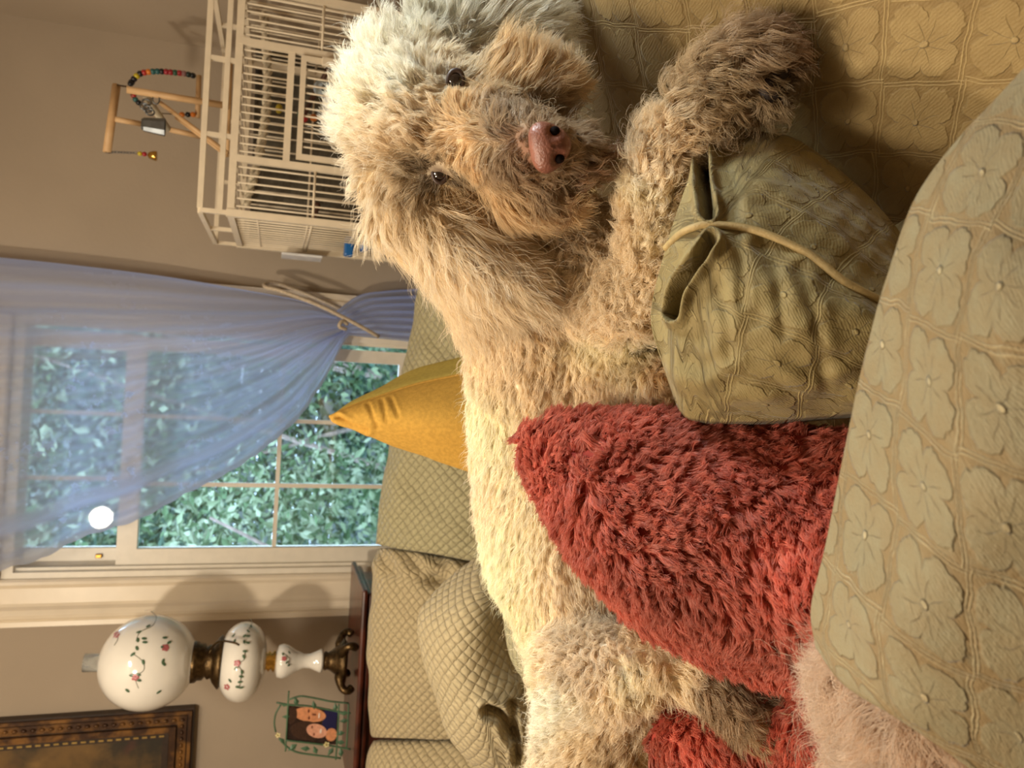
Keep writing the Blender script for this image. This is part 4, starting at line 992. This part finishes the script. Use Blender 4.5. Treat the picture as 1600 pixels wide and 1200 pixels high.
# face
eye_m = plain('dark_eye', srgb(34, 22, 16), .06, var=.2, coat=1.0)
lid_m = plain('eye_rim', srgb(66, 48, 40), .5)
EYES = []
for ex, ey in ((712, 126), (688, 270)):
    p, n = on_dog(ex, ey); view = (CAM - p) / np.linalg.norm(CAM - p)
    EYES.append(p)
    c_ = p - view * (.0018 if ey < 200 else .0080)
    e_ = ball('eye', c_, .0092, eye_m, dog, 20, 14)
    a = np.cross(view, [0, 0, 1]); a /= np.linalg.norm(a); u2 = np.cross(a, view)
    tube('eyelid', [c_ + view * .0052 + .0090 * math.cos(t) * a + .0068 * math.sin(t) * u2 for t in np.linspace(0, 2 * math.pi, 24, endpoint=False)], .0024, lid_m, dog, n=7, closed=True)
nose_m, nt, b = new_mat('pink_brown_nose')
nt.links.new(mix(nt, noise(nt, 40, 4).step(.35, .65), srgb(100, 60, 48), srgb(140, 88, 70)), b.inputs['Base Color']); b.inputs['Roughness'].default_value = .38
bump(nt, b, noise(nt, 420, 3), .0008)
np_, nn_ = on_dog(858, 229); view = (CAM - np_) / np.linalg.norm(CAM - np_)
ax_w = -(-RT); ax_w = RT - view * np.dot(RT, view); ax_w /= np.linalg.norm(ax_w)      # across the nose
ax_w = ax_w * math.cos(.18) + np.cross(view, ax_w) * math.sin(.18)
ax_d = np.cross(ax_w, view); ax_d *= np.sign(np.dot(ax_d, DN))                        # towards the mouth
nv_, nf_ = ball_data((0, 0, 0), 1.0, 36, 24)
NW, NH, ND = .0205, .0175, .012
w_ = nv_[:, 0] * (1 - .22 * nv_[:, 1]); h_ = nv_[:, 1]; o_ = nv_[:, 2]
h2 = h_ * 1.0 + .06 * np.cos(w_ * 3)
for sx_ in (-1, 1):          # nostrils pushed in
    dd = ((w_ - sx_ * .52) / .23) ** 2 + ((h2 - .35) / .26) ** 2
    o_ = o_ - .55 * np.exp(-dd) * (nv_[:, 2] > 0)
o_ = o_ - .12 * np.exp(-(w_ / .07) ** 2) * (nv_[:, 2] > 0) * (h_ > 0)
NC = np_ + view * .002
nose = mesh_obj('nose', NC + (w_ * NW)[:, None] * ax_w + (h2 * NH)[:, None] * ax_d + (o_ * ND)[:, None] * view, nf_, nose_m, dog)
nos_m = plain('nostril_dark', srgb(16, 8, 7), .9, spec=.1)
for sx_ in (-1, 1):
    c_ = NC + sx_ * .54 * NW * ax_w + .38 * NH * ax_d + view * ND * .30
    vv_, ff_ = ball_data((0, 0, 0), 1.0, 14, 9)
    mesh_obj('nostril', c_ + vv_[:, :1] * NW * .20 * ax_w + vv_[:, 1:2] * NH * .26 * ax_d + vv_[:, 2:] * .004 * view, ff_, nos_m, nose)
lip_m = plain('dark_lip', srgb(48, 30, 26), .5)
lp_ = []
for a, b2 in ((888, 262), (900, 245), (903, 225), (898, 208), (888, 192)):
    p, n = on_dog(a, b2); lp_.append(p + (CAM - p) / np.linalg.norm(CAM - p) * .004)
tube('mouth', spline(lp_, 24), np.concatenate([np.linspace(.001, .0035, 12), np.linspace(.0035, .001, 12)]), lip_m, dog, n=8)
pad_m = plain('dark_paw_pad', srgb(44, 32, 28), .7, bumpd=.0008, bscale=400)
for a, b2, r in ((1208, 140, .013), (1222, 112, .009), (1224, 165, .008)):
    hit = BV.ray_cast(Vector(CAM), Vector(ray(a, b2)).normalized())[0]
    p = P(a, b2, .825 * NS) if hit is None else np.array(hit)
    ball('paw_pad', p, r, pad_m, dog, 14, 9, (1, .6, 1))
# ------------------------------------------------------------------ fur: strands grown in locks
def hair_mat(name):
    M, nt, b = new_mat(name)
    at = nt.nodes.new('ShaderNodeAttribute'); at.attribute_name = 'tint'
    hi = nt.nodes.new('ShaderNodeHairInfo')
    rnd = X(nt, hi.outputs['Random']) * .34 + .83
    vm = nt.nodes.new('ShaderNodeVectorMath'); vm.operation = 'SCALE'
    nt.links.new(at.outputs['Color'], vm.inputs[0]); nt.links.new(rnd.s, vm.inputs['Scale'])
    nt.links.new(vm.outputs[0], b.inputs['Base Color'])
    b.inputs['Roughness'].default_value = .36; b.inputs['Specular IOR Level'].default_value = .5
    tl = nt.nodes.new('ShaderNodeBsdfTranslucent'); nt.links.new(vm.outputs[0], tl.inputs[0])
    m = nt.nodes.new('ShaderNodeMixShader'); m.inputs[0].default_value = .45
    nt.links.new(b.outputs[0], m.inputs[1]); nt.links.new(tl.outputs[0], m.inputs[2])
    nt.links.new(m.outputs[0], nt.nodes['Material Output'].inputs[0])
    return M
def norm(a): return a / (np.linalg.norm(a, axis=-1)[..., None] + 1e-9)
def sample(me_or_grid, n, weight, rg):
    """n points over a mesh, area x weight(centre, normal)"""
    me = me_or_grid; me.calc_loop_triangles()
    co = np.empty(len(me.vertices) * 3, np.float32); me.vertices.foreach_get('co', co); co = co.reshape(-1, 3).astype(float)
    no = np.empty(len(me.vertices) * 3, np.float32); me.vertex_normals.foreach_get('vector', no); no = no.reshape(-1, 3).astype(float)
    tr_ = np.empty(len(me.loop_triangles) * 3, np.int32); me.loop_triangles.foreach_get('vertices', tr_); tr_ = tr_.reshape(-1, 3)
    a, b, c = co[tr_[:, 0]], co[tr_[:, 1]], co[tr_[:, 2]]
    fn = np.cross(b - a, c - a); area = np.linalg.norm(fn, axis=1); fn = norm(fn)
    w = area * weight((a + b + c) / 3, fn)
    k = rg.choice(len(tr_), n, p=w / w.sum())
    r1, r2 = np.sqrt(rg.uniform(size=n)), rg.uniform(size=n)
    A, B, C_ = (1 - r1)[:, None], (r1 * (1 - r2))[:, None], (r1 * r2)[:, None]
    pos = co[tr_[k, 0]] * A + co[tr_[k, 1]] * B + co[tr_[k, 2]] * C_
    nn = norm(no[tr_[k, 0]] * A + no[tr_[k, 1]] * B + no[tr_[k, 2]] * C_)
    return pos, nn
def strands(name, parent, mat, root, nrm, flow, lift, length, amp, wl, crad, clump, K, col, rg, n=8, rad=.00028, grav=.10, colvar=.10, bend=0.35, fray=.25, tuft=0.0, per=12):
    """locks -> K strands each. flow: unit 3-D lean; lift: share of the normal; amp/wl: curl; crad: lock radius; clump: how far tips gather"""
    L = len(root)
    tuft = np.broadcast_to(np.asarray(tuft, float), (L,))
    if tuft.max() > 0:                  # neighbouring locks lean together into tufts
        sup = rg.choice(L, max(1, L // per), replace=False)
        near_ = np.concatenate([np.argmin(((root[i:i+2000, None] - root[None, sup]) ** 2).sum(-1) + .0004 * (1 - (nrm[i:i+2000] @ nrm[sup].T)), 1) for i in range(0, L, 2000)])
        si = sup[near_]; pull = root[si] - root
        pull *= (np.minimum(1, .022 / (np.linalg.norm(pull, axis=1) + 1e-9)) * tuft)[:, None]
        flow = flow * (1 - .65 * tuft[:, None]) + flow[si] * (.65 * tuft)[:, None]
        lift = lift * (1 - .6 * tuft) + lift[si] * .6 * tuft
    fl = norm(flow - nrm * (flow * nrm).sum(1)[:, None])
    t = np.linspace(0, 1, n)[None, :, None]
    S0 = norm(nrm * np.maximum(lift, .25)[:, None] + fl * (1 - lift)[:, None])
    S1 = norm(nrm * (lift * (1 - bend))[:, None] + fl * (1 - lift * .7)[:, None] + np.array([0, 0, -grav]))
    ln = length[:, None, None]
    path = root[:, None] + ln * (S0[:, None] * (t - .5 * t * t) + S1[:, None] * (.5 * t * t) )
    e1 = norm(np.cross(S1, nrm + .01)); e2 = np.cross(S1, e1)
    rot = np.where(length > .038, 1.2 * wave_noise(root, 14, 2), rg.uniform(0, 6.28, L))
    e1, e2 = e1 * np.cos(rot)[:, None] + e2 * np.sin(rot)[:, None], e2 * np.cos(rot)[:, None] - e1 * np.sin(rot)[:, None]
    om = (2 * math.pi * length / wl)[:, None]
    coh = length > .038
    ph = np.where(coh, 3.0 * wave_noise(root, 22, 1) + rg.normal(size=L) * .5, rg.uniform(0, 6.28, L))[:, None]
    tt = t[:, :, 0]
    env = (amp[:, None] * np.minimum(1, tt * 2.2))
    off = (env * np.cos(om * tt + ph))[..., None] * e1[:, None] + (env * np.sin(om * tt + ph) * .8)[..., None] * e2[:, None]
    off -= off[:, :1]
    path = path + off
    if tuft.max() > 0: path = path + pull[:, None] * (np.linspace(0, 1, n) ** 1.2)[None, :, None]
    # strands
    T1 = norm(np.cross(nrm, np.array([.3, .5, .8]))); T2 = np.cross(nrm, T1)
    rr = crad[:, None] * np.sqrt(rg.uniform(size=(L, K))); ra = rg.uniform(0, 6.28, (L, K))
    jo = (rr * np.cos(ra))[..., None] * T1[:, None] + (rr * np.sin(ra))[..., None] * T2[:, None]
    cl = (1 - clump[:, None] * tt ** .8)
    sc_ = rg.uniform(1 - fray, 1.0, (L, K))
    pts = np.empty((L, K, n, 3))
    base = path[:, None] - root[:, None, None]
    stretch = sc_[..., None, None]
    pts[:] = root[:, None, None] + base * stretch + jo[:, :, None] * cl[:, None, :, None]
    wob = rg.normal(size=(L, K, 1, 3)) * (crad[:, None, None, None] * .35) * (tt ** 1.5)[:, None, :, None]
    pts += wob
    N = L * K
    cur = bpy.data.hair_curves.new(name); cur.add_curves([n] * N)
    cur.attributes['position'].data.foreach_set('vector', pts.reshape(-1).astype(np.float32))
    ra_ = cur.attributes['radius'] if 'radius' in cur.attributes else cur.attributes.new('radius', 'FLOAT', 'POINT')
    prof = rad * (1 - .75 * np.linspace(0, 1, n) ** 2.0)
    ra_.data.foreach_set('value', np.tile(prof, N).astype(np.float32))
    ca = cur.attributes.new('tint', 'FLOAT_COLOR', 'CURVE')
    cc = np.repeat(col * rg.uniform(1 - colvar, 1 + colvar, (L, 1)), K, axis=0)
    ca.data.foreach_set('color', np.concatenate([cc, np.ones((N, 1))], 1).reshape(-1).astype(np.float32))
    cur.set_types(type='CATMULL_ROM')
    cur.materials.append(mat)
    o = bpy.data.objects.new(name, cur); link(o, parent)
    return o

CREAM, TAN, BROWN, WHITE, GREYB = [np.array(srgb(*c)) for c in ((248, 234, 208), (232, 206, 164), (146, 112, 82), (246, 242, 228), (184, 160, 130))]
# px, py, flow x, flow y, lift, length, curl, wavelength, lock radius, colour
GUIDE = [
 (535, 200, -1, -.1, .72, .044, .004, .035, .006, WHITE), (545, 120, -.8, -.6, .65, .044, .004, .035, .006, WHITE), (590, 60, -.6, -.8, .55, .046, .004, .04, .006, WHITE), (680, 35, .1, -1, .4, .05, .003, .05, .006, WHITE),
 (545, 290, -.7, .6, .6, .045, .004, .035, .006, CREAM), (610, 200, -.9, .1, .72, .040, .005, .03, .006, CREAM), (640, 130, -.8, -.4, .62, .038, .004, .03, .006, WHITE), (640, 255, -.6, .6, .6, .036, .004, .03, .006, CREAM),
 (600, 330, .2, 1, .35, .05, .003, .05, .006, CREAM), (660, 205, -.9, .0, .55, .03, .004, .025, .005, TAN * .4 + CREAM * .6), (660, 245, -.8, .2, .4, .024, .002, .03, .004, TAN * .6 + CREAM * .4), (675, 150, -.8, -.3, .4, .026, .002, .03, .004, CREAM),  # tan mix in mid-forehead paints its shading into the coat
 (640, 370, .5, .85, .18, .075, .003, .05, .007, CREAM), (720, 400, .65, .75, .16, .085, .0035, .05, .007, CREAM), (790, 440, .8, .6, .16, .08, .0035, .045, .007, CREAM), (840, 460, .9, .3, .18, .07, .0035, .045, .007, CREAM), (700, 335, .55, .8, .2, .07, .003, .06, .006, CREAM),
 (760, 310, .6, .75, .22, .055, .002, .06, .006, TAN), (800, 325, .65, .7, .25, .055, .003, .05, .006, TAN), (860, 325, .75, .6, .28, .05, .003, .045, .006, TAN), (900, 300, .8, .6, .3, .045, .003, .04, .006, BROWN), (930, 262, .9, .3, .3, .04, .003, .04, .006, BROWN),
 (775, 120, .55, -.75, .28, .05, .003, .05, .006, TAN), (810, 130, .6, -.7, .3, .05, .003, .05, .006, TAN), (835, 70, .8, -.5, .3, .05, .003, .05, .006, WHITE), (730, 50, .5, -.8, .25, .06, .003, .06, .006, WHITE), (800, 40, .8, -.5, .2, .06, .003, .05, .006, WHITE), (870, 150, .8, -.4, .35, .045, .003, .045, .006, TAN),
 (740, 205, -.7, .1, .22, .022, .001, .04, .004, TAN), (780, 190, -.3, -.9, .22, .022, .001, .04, .004, GREYB), (780, 245, -.3, .9, .22, .024, .001, .04, .004, GREYB), (815, 215, -.9, .0, .25, .014, .0005, .04, .003, BROWN), (822, 250, .0, 1, .25, .02, .001, .04, .004, BROWN), (822, 180, .0, -1, .25, .02, .001, .04, .004, GREYB),
 (850, 290, .3, .9, .3, .032, .002, .04, .005, GREYB), (860, 175, .3, -.9, .3, .03, .002, .04, .005, GREYB), (905, 225, 1, .1, .35, .026, .001, .04, .004, GREYB), (900, 190, .8, -.5, .35, .03, .001, .04, .004, GREYB), (725, 165, .2, -.8, .2, .022, .001, .04, .004, TAN), (728, 245, .2, .8, .2, .022, .001, .04, .004, TAN), (712, 100, .3, -.8, .3, .03, .002, .04, .005, CREAM), (700, 300, .4, .8, .3, .035, .002, .04, .005, TAN),
 (880, 420, .4, .9, .4, .032, .004, .022, .006, CREAM), (945, 360, .5, .7, .45, .03, .004, .022, .006, TAN * .4 + CREAM * .6), (920, 480, .2, .9, .5, .028, .004, .020, .006, CREAM), (780, 500, .0, 1, .35, .03, .002, .035, .007, CREAM),
 (740, 560, -.2, 1, .32, .028, .002, .035, .007, CREAM), (720, 650, -.3, .95, .32, .028, .002, .035, .007, CREAM), (850, 560, .1, 1, .4, .026, .003, .025, .006, CREAM), (850, 660, .1, 1, .35, .03, .002, .03, .007, CREAM), (790, 720, -.2, .95, .32, .03, .002, .035, .007, CREAM), (800, 830, -.2, .95, .32, .03, .002, .035, .008, CREAM), (860, 930, .2, .9, .35, .032, .002, .035, .008, CREAM), (780, 920, -.3, .9, .4, .028, .002, .03, .007, CREAM),
 (860, 1085, -.5, .7, .55, .034, .005, .025, .007, WHITE), (840, 1040, -.7, .5, .55, .03, .004, .025, .007, CREAM), (930, 1160, -.1, .9, .45, .036, .005, .028, .007, CREAM), (1000, 1190, .3, .8, .4, .04, .005, .03, .007, CREAM),
 (910, 1030, .4, .6, .5, .03, .004, .02, .006, GREYB * .4 + CREAM * .6), (980, 1050, .5, .5, .5, .028, .004, .02, .006, CREAM), (1060, 1050, .7, .4, .42, .034, .004, .028, .006, CREAM), (1110, 1080, .8, .4, .35, .040, .005, .035, .006, GREYB), (1165, 1110, .85, .45, .25, .045, .005, .04, .006, GREYB), (1195, 1150, .9, .4, .2, .035, .003, .05, .005, TAN), (1180, 1080, .9, .2, .25, .035, .004, .04, .005, BROWN),
 (1005, 490, -.3, -.5, .55, .024, .004, .016, .005, CREAM), (1010, 400, -.4, -.5, .55, .024, .004, .016, .005, CREAM), (1010, 310, -.5, -.4, .52, .026, .004, .018, .005, CREAM), (1040, 225, -.1, -.6, .45, .034, .005, .022, .005, TAN * .5 + CREAM * .5), (1100, 170, .3, -.7, .42, .042, .006, .026, .0055, TAN * .55 + GREYB * .3), (1150, 110, .5, -.7, .38, .046, .007, .03, .0055, GREYB), (1200, 80, .8, -.4, .3, .036, .004, .035, .005, BROWN * .7 + GREYB * .3), (1205, 160, .6, .5, .25, .034, .004, .04, .005, TAN * .6), (1150, 190, .3, .8, .35, .042, .006, .03, .005, GREYB),
 (980, 610, .7, .4, .45, .024, .004, .018, .005, CREAM), (1040, 615, .8, .1, .45, .024, .004, .018, .005, TAN)]
gp = np.array([g[:2] for g in GUIDE], float); gv_ = np.array([[*g[2:9], *g[9]] for g in GUIDE], float)
def groom(pos):
    px, py = project(pos)
    d2 = ((px[:, None] - gp[None, :, 0]) ** 2 + (py[:, None] - gp[None, :, 1]) ** 2) + 60.0
    w = d2 ** -2.0; w /= w.sum(1)[:, None]
    return px, py, w @ gv_
hair_m = hair_mat('fur_strands')
rg = np.random.default_rng(4)
toC = lambda c: norm(CAM - c)
def wfun(c, fn):
    f = (fn * toC(c)).sum(1)
    px, py = project(c)
    vis = np.clip((f + .35) * 2.2, .10, 1)
    vis = vis * np.where((px > 1290) | (py > 1320) | (py < -160), .15, 1)
    face = ((px > 640) & (px < 900) & (py > 90) & (py < 330))
    return vis * np.where(face, 2.0, 1.0) * np.where((px > 960) & (py < 480), 1.35, 1.0)
NL = int(24000 * DENS)
root, nn = sample(dog_me, NL, wfun, rg)
px, py, g = groom(root)
flow = g[:, :1] * DN + g[:, 1:2] * (-RT)
bodyish = (px > 690) & (py > 480) & (px < 970)
flow = norm(flow) + np.where(bodyish, .22, .34)[:, None] * rg.normal(size=flow.shape)
# keep the nose and the eyes clear
dn = np.linalg.norm((root - NC), axis=1); keep = dn > .0170
for e in EYES:
    de = np.linalg.norm(root - e, axis=1); keep &= de > (.0105 if e is EYES[0] else .0125)
    nr_ = de < .030
    flow[nr_] = flow[nr_] + 1.4 * norm(root[nr_] - e)
root, nn, px, py, g, flow, dn = root[keep], nn[keep], px[keep], py[keep], g[keep], flow[keep], dn[keep]
bodyish = (px > 690) & (py > 480) & (px < 960)
ln = g[:, 3] * np.where(bodyish, .70, np.where((px > 960) & (py > 1000), .72, .92)) * rg.uniform(.75, 1.2, len(root)) * np.clip((dn - .013) / .03, .35, 1)
for e in EYES: ln *= np.clip((np.linalg.norm(root - e, axis=1) - .004) / .028, .35, 1)
# coat colour patches drift a little
mott = wave_noise(root, 26, 3)[:, None] * .06
cg = g[:, 7:10]
for e, k2, s2 in zip(EYES, (.6, .95), (.013, .022)):  # eye socket shade painted into the surrounding fur
    w = (k2 * np.exp(-(np.linalg.norm(root - e, axis=1) / s2) ** 2))[:, None]; cg = cg * (1 - w) + w * np.array(srgb(74, 52, 40))
w = np.exp(-np.min([((px - a) ** 2 + (py - b2) ** 2) for a, b2 in ((1212, 140), (1222, 165), (1180, 1085))], axis=0) / 24 ** 2)[:, None] * .75  # dark fur at front pads; shade of the gap painted at hind paw
cg = cg * (1 - w) + w * np.array(srgb(70, 52, 42)); ln = ln * (1 - .55 * w[:, 0])
col = np.clip(cg * (1 + mott), .01, .95)
order = dict(mat=hair_m, rg=rg)
fur = strands('fur', dog, hair_m, root, nn, flow, np.clip(g[:, 2] * np.where(bodyish, .8, 1) + .08 * rg.normal(size=len(root)), .1, .85), ln, g[:, 4] * rg.uniform(.6, 1.4, len(root)) * np.where((px > 1060) & (py < 280), 1.35, 1.0), g[:, 5] * rg.uniform(.8, 1.25, len(root)), g[:, 6] * np.where(bodyish, .6, .80), rg.uniform(.6, .97, len(root)), 12, col, rg, n=9, rad=.00026, tuft=np.where(px < 700, .75, np.where((px > 960) & (py < 520), .35, np.where(bodyish, .35, .6))), per=13)
# loose whiskery hairs
k = rg.choice(len(root), 2200)
strands('loose_hair', dog, hair_m, root[k], nn[k], flow[k] + .5 * rg.normal(size=(len(k), 3)), np.clip(g[k, 2] + .2, .1, .9), ln[k] * 1.25, g[k, 4] * 1.5, g[k, 5], g[k, 6], np.full(len(k), .1), 2, col[k], rg, n=9, rad=.00018, bend=.2)
# under coat colour on the body mesh
co = np.empty(len(dog_me.vertices) * 3, np.float32); dog_me.vertices.foreach_get('co', co); co = co.reshape(-1, 3).astype(float)
_, _, gb_ = groom(co)
ca = dog_me.attributes.new('tint', 'FLOAT_COLOR', 'POINT'); cc = gb_[:, 7:10] * .9
for e in EYES:  # same socket shade painted into the under coat
    w = np.exp(-(np.linalg.norm(co - e, axis=1) / .014) ** 2)[:, None]; cc = cc * (1 - w) + w * np.array(srgb(84, 60, 46))
w = np.exp(-(np.linalg.norm(co - NC, axis=1) / .024) ** 2)[:, None]; cc = cc * (1 - w) + w * np.array(srgb(150, 100, 84))
ca.data.foreach_set('color', np.concatenate([cc, np.ones((len(cc), 1))], 1).astype(np.float32).ravel())

# ------------------------------------------------------------------ plush of the red pillows and the white throw
def plush(o, nl, K, length, crad, amp, wl, base, rg, flowd, seed, lift=.5, rad=.00034, clump=(.6, .95), fray=.2, n=6, colvar=.12, jit=.5, name='plush', tuft=.6, per=9):
    me = o.data
    def wf_(c, fn): return np.clip(((fn * toC(c)).sum(1) + .3) * 2.5, .08, 1)
    r, nn_ = sample(me, int(nl * DENS), wf_, rg)
    f1 = wave_noise(r, 38, seed); f2 = wave_noise(r, 38, seed + 3)
    T1 = norm(np.cross(nn_, FW)); 
    fl = np.asarray(flowd)[None] + jit * (f1[:, None] * DN + f2[:, None] * RT) + .35 * rg.normal(size=r.shape)
    c_ = np.asarray(base)[None] * (1 + .10 * wave_noise(r, 50, seed + 1))[:, None]
    L_ = length * rg.uniform(.7, 1.2, len(r)) * (1 + .15 * wave_noise(r, 60, seed + 2))
    return strands(name, o, hair_p, r, nn_, fl, np.clip(lift + .12 * rg.normal(size=len(r)), .15, .85), L_, np.full(len(r), amp), np.full(len(r), wl), np.full(len(r), crad), rg.uniform(*clump, len(r)), K, np.clip(c_, .005, .95), rg, n=n, rad=rad, colvar=colvar, fray=fray, grav=.05, tuft=tuft, per=per)
hair_p = hair_mat('plush_strands')
RED = srgb(204, 118, 98)
p1 = plush(rp1, 7500, 15, .0145, .0034, .0012, .02, RED, rg, DN * .5 - RT * .5, 1)
p2 = plush(rp2, 3000, 15, .0145, .0034, .0012, .02, RED, rg, DN * .4 - RT * .6, 5)
p3 = plush(wf, 2600, 16, .034, .006, .004, .035, srgb(228, 208, 186), rg, -DN * .6 - RT * .2, 2, lift=.5, rad=.00022, clump=(.1, .5), fray=.5, n=8, colvar=.06)
p4 = plush(wf, 500, 3, .055, .006, .008, .045, srgb(228, 208, 186), rg, -DN * .8 + RT * .1, 4, lift=.45, rad=.00014, clump=(.0, .2), fray=.5, n=10, colvar=.06, name='loose_hair')
